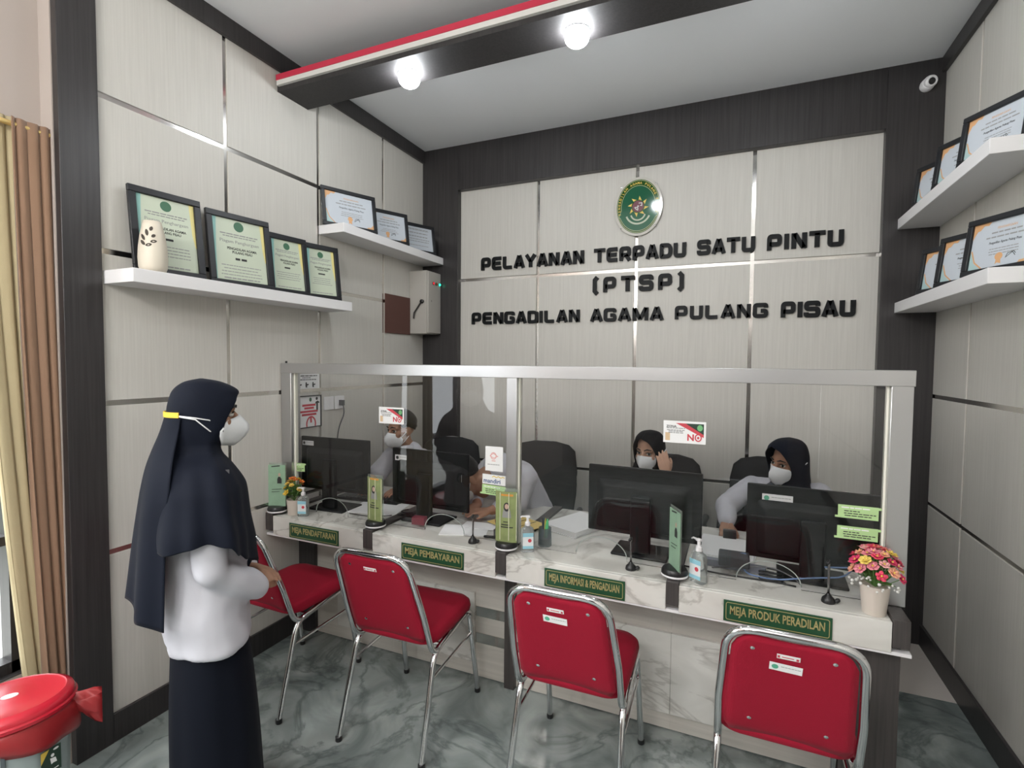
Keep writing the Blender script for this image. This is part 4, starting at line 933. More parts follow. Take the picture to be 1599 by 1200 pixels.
# ================================================================ RED VISITOR CHAIRS
M['redfab'] = mat('red_upholstery', (.30, .006, .024), .8, sheen=.04, bump=.25, bscale=350, spec=.25)
M['steel'] = mat('chair_chrome', (.72, .72, .73), .10, 1.0)
def red_chair(lab, x, y, rz, sticker):
    t = thing('visitor_chair', lab, 'chair', (x, y, 0), rz, 'red visitor chairs in front of the desks')
    r = .0125
    for s in (-1, 1):
        pts = roundpath([(s*.207, -.275, .012), (s*.196, -.155, .415), (s*.196, .175, .455), (s*.207, .255, .012)], [.0, .055, .055, 0], 8)
        lg = MB().tube(pts, r, 12).build('leg', 'steel', t, smooth='auto')
        for q in (pts[0], pts[-1]): MB().lathe([(.0135, -.012), (.0150, -.008), (.0145, .008), (.0125, .010)], 14, (q[0], q[1], .0122)).build('foot_cap', 'black', lg, smooth='auto')
        MB().tube([(s*.199, -.185, .315), (s*.199, .205, .33)], .007, 8).build('side_brace', 'steel', t, smooth='auto')
    MB().tube([(-.196, .03, .437), (.196, .03, .437)], .009, 8).tube([(-.196, -.10, .425), (.196, -.10, .425)], .009, 8).build('cross_brace', 'steel', t, smooth='auto')
    # back loop
    def bk(h): return -.185-.155*((h-.47)/.41)            # y of the loop at height h
    loop = roundpath([(-.192, -.01, .437), (-.196, -.165, .402), (-.194, bk(.60), .60), (-.174, bk(.876), .876), (.174, bk(.876), .876), (.194, bk(.60), .60), (.196, -.165, .402), (.192, -.01, .437)], [0, .07, .02, .085, .085, .02, .07, 0], 8)
    MB().tube(loop, .0125, 12).build('back_frame', 'steel', t, smooth=True)
    # upholstered back
    b = MB(); N = 14; rows = []
    for face in (0, 1):
        g = []
        for i in range(N+1):
            h = .468+(.862-.468)*i/N
            row = []
            for j in range(N+1):
                q = -1+2*j/N
                e = max(0, (h-.80)/.062); hw = .1805-.021*(h-.468)/.394-(.045*e*e if e > 0 else 0); e2 = max(0, (.50-h)/.032); hw -= .02*e2*e2
                edge = min(1, (1-abs(q))*5)*min(1, i/2)*min(1, (N-i)/2); edge = edge**.5
                sag = -.012*(1-q*q)*(max(0, (h-.84)/.022))
                yy = bk(h)+(-.006-.007*edge if face == 0 else .006+.022*edge)+.010*(1-q*q)
                row.append(Vector((hw*q, yy, h+sag)))
            g.append(row)
        rows.append(g)
    vs = [[[b.bm.verts.new(p) for p in r_] for r_ in g] for g in rows]
    for fi, g in enumerate(vs):
        for i in range(N):
            for j in range(N): b.bm.faces.new((g[i][j], g[i][j+1], g[i+1][j+1], g[i+1][j]))
    per = [(0, j) for j in range(N)]+[(i, N) for i in range(N)]+[(N, j) for j in range(N, 0, -1)]+[(i, 0) for i in range(N, 0, -1)]
    for (a, c), (d, e) in zip(per, per[1:]+per[:1]): b.bm.faces.new((vs[0][a][c], vs[0][d][e], vs[1][d][e], vs[1][a][c]))
    bp = b.build('backrest', 'redfab', t, smooth=True)
    def onb(px, h, off=.0): 
        up = Vector((0, bk(1)-bk(0), 1)).normalized()
        q = px/.183
        return frame_m((px, bk(h)-.0135+.010*(1-q*q)-off, h), (1, 0, 0), up)
    for px in (-.105, .105):
        for h in (.815, .535): MB().lathe([(.0065, -.001), (.0065, .0015), (.002, .003)], 12, mtx=onb(px, h)).build('rivet', 'steel', bp, smooth='auto')
    pl_ = MB().box(-.030, .030, -.008, .008, 0, .0012).build('maker_plate', 'paper', bp, mtx=onb(-.01, .803, .001))
    MB().box(-.028, -.022, -.005, .004, .0012, .0016).box(.020, .027, -.006, .002, .0012, .0016).box(-.017, .014, -.002, .001, .0012, .0015).build('plate_print', 'redprint', pl_)
    if sticker: stickertag(None, bp, .086, .030, True, onb(-.015, .762, .0015) @ Matrix.Rotation(R(-1.5), 4, 'Z'))
    # seat cushion
    def sr(k, zz, dy=0): return [Vector((px, py+dy, zz)) for px, py in rrect(-.205*k, .205*k, -.185*k, .235*k, .075*k, 7)]
    MB().loft([sr(.93, .446), sr(.985, .452), sr(1, .468), sr(.985, .490), sr(.93, .503), sr(.80, .509), sr(.4, .512)]).build('seat', 'redfab', t, smooth=True)
    return t
red_chair('red chair pulled out behind the standing woman, by the registration desk', .355, 1.945, R(-1), False)
red_chair('red chair at the payment desk with only a maker plate on its back', 1.078, 1.975, R(2), False)
red_chair('red chair at the information desk with a white inventory sticker', 1.882, 1.955, R(1), True)
red_chair('red chair at the court product desk with a white inventory sticker', 2.592, 1.965, R(0), True)
# ================================================================ CURTAIN, BIN
M['curtain_b'] = mat('brown_curtain', (.25, .15, .095), .85, bump=.2, bscale=400, sheen=.2)
M['curtain_c'] = mat('cream_curtain', (.42, .35, .21), .8, bump=.15, bscale=400)
def drape(lab, y0, y1, y0b, y1b, x, nf, amp, m, zt, zb, ph=0):
    b = MB(); rows = []
    nz, ny = 30, nf*10
    for i in range(nz+1):
        f = i/nz; z = zt+(zb-zt)*f; a0 = y0+(y0b-y0)*f**1.6; a1 = y1+(y1b-y1)*f**1.6; row = []
        for j in range(ny+1):
            s = j/ny; k = 2*pi*nf*s+ph
            row.append(Vector((x+amp*(.8+.35*f)*(cos(k)+.25*cos(2.3*k+f*2)), a0+(a1-a0)*s+.010*sin(k*1.0+f), z)))
        rows.append(row)
    o = b.loft(rows, False, False).build('curtain', m, smooth=True, solid=.003)
    return tag(o, lab, 'curtain', 'curtains at the side window')
drape('brown curtain bunched beside the dark wooden trim', 1.030, 1.165, 1.085, 1.185, -.045, 4, .017, 'curtain_b', 2.535, .28)
drape('cream curtain lining beside the bunched brown curtain', .93, 1.060, 1.045, 1.12, -.080, 3, .012, 'curtain_c', 2.545, .30, 1)
drape('second cream curtain panel drawn across the side window behind the bin', .50, .88, .50, .90, -.080, 5, .014, 'curtain_c', 2.545, .30, 2)  # added drape, keeps the window's reflection off the seated man
t = thing('curtain_rod', 'gold curtain rod with a round finial beside the dark trim', 'curtain rod', (-.045, 0, 2.512))
MB().tube([(0, -1.25, 0), (0, 1.185, 0)], .010, 12).build('rod', 'gold', t, smooth='auto')
MB().lathe([(.010, 0), (.016, .003), (.011, .008), (.019, .016), (.021, .024), (.016, .034), (.006, .040)], 18, mtx=frame_m((0, 1.185, 0), (1, 0, 0), (0, 0, 1)).inverted() if False else Matrix(((1, 0, 0, 0), (0, 0, 1, 1.185), (0, -1, 0, 0), (0, 0, 0, 1)))).build('finial', 'gold', t, smooth='auto')
M['binred'] = mat('red_plastic', (.50, .018, .035), .22); M['bag'] = mat('red_bin_bag', (.42, .03, .035), .3, trans=.25); M['binbody'] = mat('grey_bin_plastic', (.34, .40, .40), .35); M['binbodyd'] = mat('dark_grey_bin_plastic', (.09, .11, .12), .35)
BZ = .915
t = thing('waste_bin', 'grey pedal bin with a red lid and red bag in the window corner', 'bin', (.30, .84, 0), R(60))
def ov(a, c, z, n=40): return [Vector((a*cos(2*pi*i/n), c*sin(2*pi*i/n), z)) for i in range(n)]
MB().loft([ov(.13, .115, .01), ov(.135, .12, .02), ov(.150, .132, .55), ov(.150, .132, .555)]).build('body', 'binbody', t, smooth='auto')
MB().box(-.005, .005, -.137, -.10, .03, .56).build('body_seam', 'binbodyd', t)
lid = MB().loft([ov(.158, .140, .556), ov(.166, .148, .560), ov(.168, .150, .572), ov(.163, .145, .577), ov(.163, .145, .583), ov(.157, .139, .596), ov(.140, .122, .606), ov(.134, .116, .603), ov(.06, .05, .610)]).build('lid', 'binred', t, smooth='auto')
MB().loft([ov(.022, .014, .6105, 20), ov(.021, .013, .6125, 20)]).build('lid_badge', 'white', lid)
b = MB(); rows = []
for zz, k, am in ((.562, 1.0, 0), (.545, 1.06, .004), (.50, 1.08, .008), (.46, 1.06, .010), (.44, 1.03, .012)):
    rows.append([Vector(((.155*k+am*sin(5*q+zz*30))*cos(q), (.137*k+am*sin(5*q+zz*30))*sin(q), zz-.035*(cos(q-1.0)) * (1 if zz < .5 else 0))) for q in [2*pi*i/48 for i in range(48)]])
b.loft(rows, True, False)
b.build('bin_bag', 'bag', t, smooth=True, solid=.0015)
b = MB(); q0 = R(-8); rings = []
for r_, zc, hh, th_ in ((.140, .545, .022, .020), (.165, .538, .030, .012), (.190, .522, .042, .008), (.215, .508, .055, .006), (.235, .500, .060, .003)):
    rings.append([Vector((cos(q0)*r_-sin(q0)*th_*cos(k), sin(q0)*r_+cos(q0)*th_*cos(k), zc+hh*sin(k)+.012*sin(5*k+r_*60))) for k in [2*pi*i/20 for i in range(20)]])
b.loft(rings).build('bag_ear', 'bag', t, smooth=True)
s_ = MB().box(-.028, .028, -.045, .045, 0, .001).build('bin_label', 'darkgreenprint', t, mtx=frame_m((.105, -.104, .395), (.80, .60, 0), (0, 0, 1)))
MB().prism([(-.028, .045), (-.028, .005), (-.005, .045)], .001, .0014).build('label_corner', 'emyellow', s_)
MB().prism(oval(.005, .006, 10), .001, .0014, T(.004, .018, 0)).prism([(-.003, .010), (.012, .006), (.016, -.012), (.006, -.010), (.0, -.012)], .001, .0014).prism(oval(.008, .004, 10), .001, .0014, T(.014, .036, 0)).box(-.02, .02, -.034, -.031, .001, .0014).build('label_figure', 'paper', s_)
t_bin = [o for o in bpy.data.objects if o.name == 'waste_bin'][0]; t_bin.scale = (1, 1, BZ)
# ================================================================ PEOPLE
M['skin'] = mat('skin_light_brown', (.50, .31, .225), .6, spec=.25); M['skin_d'] = mat('skin_brown', (.35, .195, .13), .6, spec=.25)
M['mask'] = mat('mask_white', (.74, .75, .76), .7, bump=.1, bscale=300); M['strap'] = mat('strap_white', (.80, .80, .80), .6)
M['navy'] = mat('navy_headscarf', (.005, .0072, .015), .75, sheen=.03, bump=.05, bscale=500, spec=.18); M['blackscarf'] = mat('black_headscarf', (.007, .008, .010), .75, sheen=.02, spec=.15)
M['skirt'] = mat('navy_skirt', (.0045, .006, .011), .75, sheen=.02, spec=.12)
M['shirt'] = mat('white_shirt_cloth', (.50, .50, .545), .8, bump=.12, bscale=90); M['hair'] = mat('black_hair', (.008, .007, .007), .45, bump=.3, bscale=150)
M['trouser'] = mat('dark_trousers', (.02, .02, .024), .8); M['eyew'] = mat('eye_white', (.6, .56, .52), .3); M['eyed'] = mat('eye_dark', (.012, .008, .006), .2)
class Fr:
    """body frame: u forward, v left, z up"""
    def __init__(s, o, f):
        s.o = Vector((o[0], o[1], 0)); f = Vector((f[0], f[1], 0)).normalized(); s.f = f; s.l = Vector((-f.y, f.x, 0))
    def __call__(s, u, v, z): return s.o+s.f*u+s.l*v+Vector((0, 0, z))
def head_matrix(c, f, roll=0, pitch=0):
    f = Vector((f[0], f[1], 0)).normalized()
    m = Matrix.Identity(4); x = Vector((f.y, -f.x, 0))
    for i in range(3): m[i][0] = x[i]; m[i][1] = f[i]; m[i][2] = (0, 0, 1)[i]
    m.translation = Vector(c)
    return m @ Matrix.Rotation(R(roll), 4, 'Y') @ Matrix.Rotation(R(pitch), 4, 'X')
def add_head(b, m, ears=True):
    C = lambda p0, r0, p1, r1: b.capsule(m @ Vector(p0), r0, m @ Vector(p1), r1, 12)
    b.ball((0, -.010, .030), (.074, .094, .086), m, 24, 18)
    b.ball((0, .022, -.040), (.062, .064, .068), m, 20, 14)
    b.ball((0, .040, -.078), (.044, .042, .036), m, 16, 12); b.ball((0, .068, -.094), (.022, .018, .018), m)
    for s in (-1, 1):
        b.ball((s*.042, .050, -.025), (.024, .026, .026), m); C((s*.018, .080, .020), .012, (s*.046, .066, .022), .010)
        if ears: b.ball((s*.076, -.008, -.008), (.010, .020, .032), m)
    C((0, .088, .004), .009, (0, .106, -.032), .013); b.ball((.010, .096, -.034), .009, m); b.ball((-.010, .096, -.034), .009, m)
    C((-.016, .086, -.062), .008, (.016, .086, -.062), .008)
    C((0, -.015, -.06), .050, (0, -.035, -.14), .052)
def face(par, m, brow=True):
    for s, n in ((-1, 'right'), (1, 'left')):
        e = MB().ball((s*.032, .0735, .001), (.0135, .011, .0085), m, 14, 10).build('eye', 'eyew', par, smooth=True)
        MB().ball((s*.033-.003, .0800, .001), (.0068, .0055, .0066), m, 12, 8).build('iris', 'eyed', e, smooth=True)
        MB().tube([m @ Vector(p) for p in ((s*.017, .0835, .008), (s*.032, .0855, .0105), (s*.047, .0765, .006))], [.002, .0028, .0015], 6).build('lashes', 'eyed', e, smooth=True)
        if brow: MB().tube([m @ Vector(p) for p in ((s*.012, .0945, .024), (s*.030, .0915, .032), (s*.052, .077, .026))], [.003, .0045, .002], 6).build('eyebrow', 'hair', par, smooth=True)
def mask(par, m, straps, ws=1.0):
    b = MB(); rows = []
    #         z      centre-y  side-x  side-y
    prof = [(-.010, .106, .050, .062), (-.022, .122, .060, .050), (-.040, .137, .066, .040), (-.062, .138, .067, .034), (-.082, .126, .063, .034), (-.100, .108, .054, .038), (-.116, .086, .040, .042)]
    for z, cy, sx, sy in prof:
        row = []
        for j in range(-8, 9):
            q = j/8; aq = abs(q)
            y = cy-(cy-sy)*(aq**1.08); zz = z+(.010*aq if z < -.06 else -.006*aq) + (.006*(1-aq)**3 if z > -.015 else 0)
            row.append(m @ Vector((sx*q*(1.0+.05*(1-aq))*(1+(ws-1)*aq), y, zz)))
        rows.append(row)
    o = b.loft(rows, False, False).build('face_mask', 'mask', par, smooth=True, solid=.003)
    for pts in straps: MB().tube([m @ Vector(p) for p in pts], .0022, 6).build('mask_strap', 'strap', o, smooth=True)
    return o
def hair_cap(par, m, th=.016):
    b = MB(); rows = []
    for i in range(15):
        row = []
        for j in range(40):
            az = 2*pi*j/40; c = cos(az)                       # az 0 = front
            lim = 38*max(0, c)**1.5 + (-28)*max(0, -c)**.8 + (-2)*(1-abs(c))
            if abs(abs(math.degrees(math.atan2(sin(az), cos(az))))-62) < 22: lim -= 14*(1-abs(abs(math.degrees(math.atan2(sin(az), cos(az))))-62)/22)
            el = R(90-(90-lim)*i/14)
            t = th*(.55+.7*max(0, sin(el)))*(1 if i < 13 else .5)
            k = noise.noise(Vector((cos(az)*cos(el)*3, sin(az)*cos(el)*3, sin(el)*6)))*.004
            row.append(m @ Vector(((.074+t*.8+k)*cos(el)*sin(az), -.010+(.094+t+k)*cos(el)*cos(az), .030+(.086+t+k)*sin(el))))
        rows.append(row)
    return b.loft(rows, True, False).build('hair', 'hair', par, smooth=True, solid=.006)
def hand(b, wrist, fdir, back, thumb=1, curl=25, spread=1.0, scale=.95):
    """palm, four fingers and a thumb; fdir = finger direction, back = back-of-hand normal, thumb = which side"""
    y = Vector(fdir).normalized(); z = Vector(back); z = (z-y*z.dot(y)).normalized(); x = y.cross(z)*thumb
    W = Vector(wrist); P = lambda a, c, d: W+(x*a+y*c+z*d)*scale
    xs = (.030, .010, -.010, -.028); ln = (.070, .078, .072, .056)
    for i, (px, L) in enumerate(zip(xs, ln)):
        b.capsule(P(px*.55, .004, 0), .015*scale, P(px, .082-(.006 if i == 3 else 0), .002), .0115*scale, 10)
        p = [px, .084-(.006 if i == 3 else 0), 0.0]; a = curl*.6
        for seg, (fr, rr) in enumerate(((.46, .0092), (.30, .0084), (.24, .0074))):
            q = [p[0]+px*.12*spread*fr, p[1]+L*fr*cos(R(a)), p[2]-L*fr*sin(R(a))]
            b.capsule(P(*p), rr*scale, P(*q), (rr-.0006)*scale, 8); p = q; a += curl
    b.capsule(P(.016, .018, -.002), .015*scale, P(.040, .048, -.012), .0115*scale, 10)
    b.capsule(P(.040, .048, -.012), .0110*scale, P(.050, .074, -.020), .0095*scale, 10); b.capsule(P(.050, .074, -.020), .0095*scale, P(.049, .094, -.028), .008*scale, 10)
def interp(rows, n):
    out = []
    for k in range(n):
        t = k/(n-1)*(len(rows)-1); i = min(int(t), len(rows)-2); f = t-i
        p0, p1, p2, p3 = rows[max(i-1, 0)], rows[i], rows[i+1], rows[min(i+2, len(rows)-1)]
        out.append([.5*(2*b_+(c_-a_)*f+(2*a_-5*b_+4*c_-d_)*f*f+(3*b_-a_-3*c_+d_)*f**3) for a_, b_, c_, d_ in zip(p0, p1, p2, p3)])
    return out
def cape(rows, fr, hem=None, zhem=0, th=(0, 360), N=84, folds=((9, .0, .05, 0),), n=46, yaw0=0, yaw1=0, zyaw=(0, 1), use_th0=True):
    """scarf surface: rows (z, uc, vc, front, back, half-width, opening half-angle) -> grid of points"""
    g = []
    R_ = interp(rows, n)
    zl = R_[-1][0]
    for (z, uc, vc, af, ab, bw, t0) in R_:
        t0 = max(0.0, t0) if use_th0 else 0
        row = []
        for j in range(N+1):
            if use_th0: a = R(t0+(360-2*t0)*j/N)
            else: a = R(th[0]+(th[1]-th[0])*j/N)
            c, s = cos(a), sin(a); zz = z
            if hem and z < zhem: f = (zhem-z)/(zhem-zl); zz = zhem+(hem(math.degrees(a) % 360)-zhem)*f
            k = 1.0
            for (m_, a0, a1, ph) in folds:
                f = min(1, max(0, (rows[0][0]-z)/(rows[0][0]-zl))); k += (a0+(a1-a0)*f**1.5)*sin(m_*a+ph+z*2.0)
            u = (af if c > 0 else ab)*c*k; v = bw*s*k
            if zyaw[0] != 0 or zyaw[1] != 1:
                f = min(1, max(0, (z-zyaw[0])/(zyaw[1]-zyaw[0]))); y = R(yaw0+(yaw1-yaw0)*f)
                u, v = u*cos(y)-v*sin(y), u*sin(y)+v*cos(y)
            row.append(fr(uc+u, vc+v, zz))
        g.append(row)
    return g
def hoodrows(zc, s=1.0):
    """hood round the head (z relative to the head centre), open round the face"""
    H_ = [(.129, .000, .006, .006, .006, 0), (.120, .0, .052, .046, .046, 0), (.106, .0, .086, .070, .064, 0), (.088, .0, .113, .086, .074, 0), (.068, .0, .121, .094, .080, 28), (.048, .0, .134, .099, .084, 42),
          (.025, .0, .136, .103, .086, 50), (-.012, .0, .124, .105, .087, 57), (-.052, .0, .106, .110, .086, 57), (-.082, .0, .074, .118, .083, 42), (-.106, .0, .055, .124, .084, 10)]
    return [(zc+a*s, u*s, 0, f*s, bk*s, w_*s, t) for a, u, f, bk, w_, t in H_]
def hemf(tab):
    def f(a):
        a = a if a <= 180 else 360-a
        for (a0, z0), (a1, z1) in zip(tab, tab[1:]):
            if a0 <= a <= a1: t = (a-a0)/(a1-a0); t = t*t*(3-2*t); return z0+(z1-z0)*t
        return tab[-1][1]
    return f
# ---------------------------------------------------------------- the standing visitor
F1 = Fr((.69, 1.23), (.5, .866))
Hm = head_matrix(F1(.012, 0, 1.452), F1.f)
b = MB(); add_head(b, Hm, False)
P1 = F1
for s in (-1, 1):
    b.capsule(P1(0, s*.135, 1.205), .038, P1(.004, s*.180, .945), .032); b.capsule(P1(.004, s*.180, .945), .031, P1(.160, s*.075, .84 if s > 0 else .815), .026)
    b.capsule(P1(.01, s*.08, .78), .075, P1(.02, s*.085, .46), .055); b.capsule(P1(.02, s*.085, .46), .052, P1(.0, s*.085, .09), .036); b.capsule(P1(-.02, s*.085, .045), .036, P1(.12, s*.10, .035), .030)
b.ball((0, 0, 0), (.155, .095, .26), Matrix.Translation(P1(0, 0, 1.08)) @ Matrix.Rotation(math.atan2(F1.f.y, F1.f.x)-pi/2, 4, 'Z')); b.ball((0, 0, 0), (.145, .105, .17), Matrix.Translation(P1(0, 0, .84)) @ Matrix.Rotation(math.atan2(F1.f.y, F1.f.x)-pi/2, 4, 'Z'))
b.capsule(P1(-.01, 0, 1.34), .05, P1(-.01, 0, 1.2), .07)
hand(b, P1(.165, -.070, .822), F1.f*.55+F1.l*.8+Vector((0, 0, .15)), F1.f*.5-F1.l*.2+Vector((0, 0, .8)), 1, 18, scale=.9)
hand(b, P1(.168, .065, .850), F1.f*.45-F1.l*.9+Vector((0, 0, -.05)), F1.f*.5+Vector((0, 0, .9)), -1, 14, scale=.9)
visitor = link('person', remesh(b, .0055), 'skin_d')
tag(visitor, 'person standing by the left wall in navy headscarf, white blouse and dark long skirt', 'person')
face(visitor, Hm)
mk = mask(visitor, Hm, [[(-.076, .046, -.034), (-.089, .018, -.022), (-.099, -.035, -.008), (-.086, -.078, .004)], [(-.072, .044, -.086), (-.091, .012, -.060), (-.100, -.035, -.018), (-.086, -.078, .002)],
                        [(.062, .046, -.034), (.089, .0, -.01), (.094, -.04, .0), (.070, -.090, .008)], [(.058, .042, -.086), (.090, .0, -.045), (.096, -.04, -.005), (.070, -.090, .006)]], 1.18)
b = MB(); pts = []
for i in range(13):
    a = R(-46+92*i/12); pts.append(((.103)*sin(a), -(.122)*cos(a)-.0, .011))
b.loft([[Hm @ Vector((x, y, z-.010)), Hm @ Vector((x*1.03, y*1.03, z-.010)), Hm @ Vector((x*1.03, y*1.03, z+.008)), Hm @ Vector((x, y, z+.008))] for x, y, z in pts]).build('strap_clip', fm('clip_yellow', (.75, .50, .05)), mk, smooth='auto')
# blouse
b = MB()
def er(fr, z, uc, a, w_, n=28): return [fr(uc+a*cos(2*pi*k/n), w_*sin(2*pi*k/n), z) for k in range(n)]
b.loft([er(F1, z, uc, a, w_) for z, uc, a, w_ in ((1.27, -.01, .06, .12), (1.2, -.005, .095, .150), (1.1, .0, .118, .155), (.98, .003, .126, .158), (.86, .004, .132, .168), (.77, .004, .138, .180), (.70, .010, .138, .190), (.655, .014, .136, .194), (.648, .014, .131, .189))])
b.capsule(P1(-.005, -.135, 1.20), .060, P1(.004, -.180, .945), .054, 18); b.capsule(P1(.004, -.180, .945), .054, P1(.152, -.085, .822), .047, 18)
b.capsule(P1(0, .140, 1.20), .060, P1(.002, .180, .95), .056, 18); b.capsule(P1(.002, .180, .95), .056, P1(.145, .085, .850), .044, 18)
link('blouse', remesh(b, .008, 5, .011, 8, (1, 1, .9), 3), 'shirt', visitor)
MB().tube([P1(.150, .083, .851), P1(.172, .066, .853)], .034, 16).build('inner_cuff', 'navy', visitor, smooth='auto')
# skirt with soft pleats
rows = []
for i in range(22):
    f = i/21; z = .70-.685*f; uc = .014+.022*f; a = .118+.030*f+.008*sin(pi*f); w_ = .172+.022*f; row = []
    for k in range(96):
        q = 2*pi*k/96; am = .004+.020*f
        kk = 1+am*(.9*sin(6*q+.6+f*.6)+.45*sin(11*q+1.0))
        row.append(F1(uc+a*cos(q)*kk, w_*sin(q)*kk, z))
    rows.append(row)
MB().loft(rows, True, True).build('skirt', 'skirt', visitor, smooth='auto')
for s in (-1, 1): MB().capsule(P1(-.02, s*.085, .034), .034, P1(.15, s*.10, .028), .028).build('shoe', 'black', visitor, smooth=True)
# headscarf
low = [(1.315, .0, 0, .061, .130, .105, 0), (1.277, .0, 0, .089, .140, .172, 0), (1.22, .0, 0, .122, .150, .215, 0), (1.18, .0, 0, .131, .153, .228, 0), (1.106, .0, 0, .138, .162, .240, 0), (1.04, .0, 0, .150, .170, .252, 0), (1.0, 0, 0, .152, .172, .256, 0), (.96, 0, 0, .156, .172, .258, 0)]
hem1 = hemf([(0, .893), (18, .925), (42, .962), (60, 1.0), (75, 1.044), (95, 1.058), (140, 1.032), (165, 1.012), (180, 1.006)])
g = cape(hoodrows(1.452)+low, F1, hem1, 1.18, folds=((6, .0, .070, .5), (11, 0, .032, 1.2), (17, 0, .012, .3)), n=64, N=110)
sc = MB().loft(g, False, False).build('headscarf', 'navy', visitor, smooth=True, solid=.003)
tail = [(1.46, 0, 0, .1, .107, .092, 0), (1.40, 0, 0, .1, .124, .105, 0), (1.33, 0, 0, .1, .150, .145, 0), (1.274, 0, 0, .1, .167, .19, 0), (1.20, 0, 0, .1, .181, .21, 0), (1.12, 0, 0, .1, .192, .20, 0), (1.04, 0, 0, .1, .202, .205, 0), (.95, 0, 0, .1, .211, .21, 0), (.86, 0, 0, .1, .220, .215, 0)]
g = cape(tail, F1, hemf([(0, .80), (128, .775), (150, .80), (180, .85)]), 1.12, th=(128, 232), N=40, folds=((10, .0, .045, .9),), n=40, use_th0=False)
MB().loft(g, False, False).build('headscarf_tail', 'navy', sc, smooth=True, solid=.003)
MB().box(-.010, .010, -.007, .007, 0, .003).build('scarf_pin', 'grey', sc, mtx=frame_m(F1(.055, -.139, 1.268), (F1.f*.9-F1.l*.2), (0, 0, 1)))
# ---------------------------------------------------------------- the man in short sleeves
def seated_legs(b, fr, pel, hw=.09, rt=.075):
    for s in (-1, 1):
        b.capsule(fr(.0, s*hw, pel), rt+.02, fr(.36, s*(hw+.04), pel-.02), rt, 12); b.capsule(fr(.36, s*(hw+.04), pel-.02), rt-.005, fr(.30, s*(hw+.04), .12), .045, 12)
        b.capsule(fr(.30, s*(hw+.04), .05), .042, fr(.42, s*(hw+.05), .042), .036, 10)
def zrot(fr): return Matrix.Rotation(math.atan2(fr.f.y, fr.f.x)-pi/2, 4, 'Z')
F2 = Fr((.47, 3.06), (-.08, -1))
hc = Vector((.325, 2.93, 1.178)); Hm = head_matrix(hc, (-.36, -.93), 0, -3)
def torso(b, fr, lean_u, zs, w_, d_, pel=.54):
    pass
b = MB(); add_head(b, Hm)
sh = lambda s: Vector((.36-s*.0, 2.99, .985))+F2.l*(s*.165)
b.capsule(hc+Vector((.01, .03, -.10)), .052, Vector((.37, 3.0, 1.0)), .06); b.capsule(Vector((.37, 3.0, .93)), .12, F2(0, 0, .62), .12)
eR, wR = Vector((.135, 2.86, .82)), Vector((.265, 2.68, .838))     # his right arm, resting on the desk
eL, wL = Vector((.60, 2.86, .82)), Vector((.50, 2.70, .838))
b.capsule(sh(-1), .052, eR, .040); b.capsule(eR, .040, wR, .028); b.capsule(sh(1), .052, eL, .040); b.capsule(eL, .040, wL, .028)
hand(b, wR, (.35, -.9, .0), (0, 0, 1), 1, 14); hand(b, wL, (-.2, -.95, .0), (0, 0, 1), -1, 14)
seated_legs(b, F2, .612)
man = link('person', remesh(b, .0055), 'skin_d'); tag(man, 'person seated behind the payment monitor in white short sleeves and face mask, looking sideways', 'person')
face(man, Hm); mask(man, Hm, [[(s*.064, .042, -.040), (s*.073, .015, -.012), (s*.079, -.012, .018)] for s in (-1, 1)]+[[(s*.058, .04, -.090), (s*.069, .012, -.06), (s*.079, -.012, -.030)] for s in (-1, 1)])
hair_cap(man, Hm, .019)
b = MB(); Z2 = zrot(F2)
b.loft([er(F2, z, uc, a, w_) for z, uc, a, w_ in ((.56, .0, .11, .155), (.62, .0, .125, .17), (.80, .03, .12, .185), (.93, .06, .105, .195), (1.0, .075, .075, .15), (1.035, .08, .055, .07))])
b.capsule(sh(-1)+Vector((.01, 0, -.005)), .066, sh(-1)*.35+eR*.65, .068, 18); b.capsule(sh(1)+Vector((-.01, 0, -.005)), .066, sh(1)*.35+eL*.65, .068, 18)
b.capsule(Vector((.37, 2.985, 1.02)), .075, Vector((.37, 2.99, 1.0)), .12, 16)
shm = link('shirt', remesh(b, .008, 6, .005, 10, (1, 1, .7), 1), 'shirt', man)
MB().loft([[Vector((.345, 2.955, 1.035))+Vector((cos(q)*.062*k, sin(q)*.062*k, dz+.012*cos(q+.6))) for q in [2*pi*i/24 for i in range(24)]] for k, dz in ((1.28, -.018), (1.05, .026), (.98, .030), (1.0, .0))], True, False).build('collar', 'shirt', shm, smooth=True, solid=.003)
b = MB(); seated_legs(b, F2, .618, .09, .085); b.capsule(F2(0, -.08, .625), .11, F2(0, .08, .625), .11); link('trousers', remesh(b, .012, 4), 'trouser', man)
# ---------------------------------------------------------------- the man bending over the payment desk
F3 = Fr((1.26, 3.02), (-.45, -.89))
hc = Vector((1.0, 2.60, .975)); Hm = head_matrix(hc, (-.55, -.83), 0, -42)
b = MB(); add_head(b, Hm)
c3 = Vector((1.15, 2.80, 1.0)); s3 = lambda s: c3+F3.l*(s*.165)+Vector((.02, .02, -.02))
b.capsule(hc+Vector((.045, .045, -.03)), .052, c3+Vector((-.03, -.05, .0)), .058); b.capsule(c3+Vector((.02, .04, -.04)), .12, F3(0, 0, .60), .125)
eL, wL = Vector((1.31, 2.70, .852)), Vector((1.20, 2.55, .826)); eR, wR = Vector((.94, 2.80, .852)), Vector((1.075, 2.62, .826))
b.capsule(s3(1), .052, eL, .040); b.capsule(eL, .038, wL, .027); b.capsule(s3(-1), .052, eR, .040); b.capsule(eR, .038, wR, .027)
hand(b, wL, (-.75, -.6, .0), (0, 0, 1), -1, 12); hand(b, wR, (.1, -.95, .0), (0, 0, 1), 1, 12); seated_legs(b, F3, .612)
man2 = link('person', remesh(b, .0055), 'skin_d'); tag(man2, 'person in a white shirt bending low over the desk behind the bank sticker', 'person')
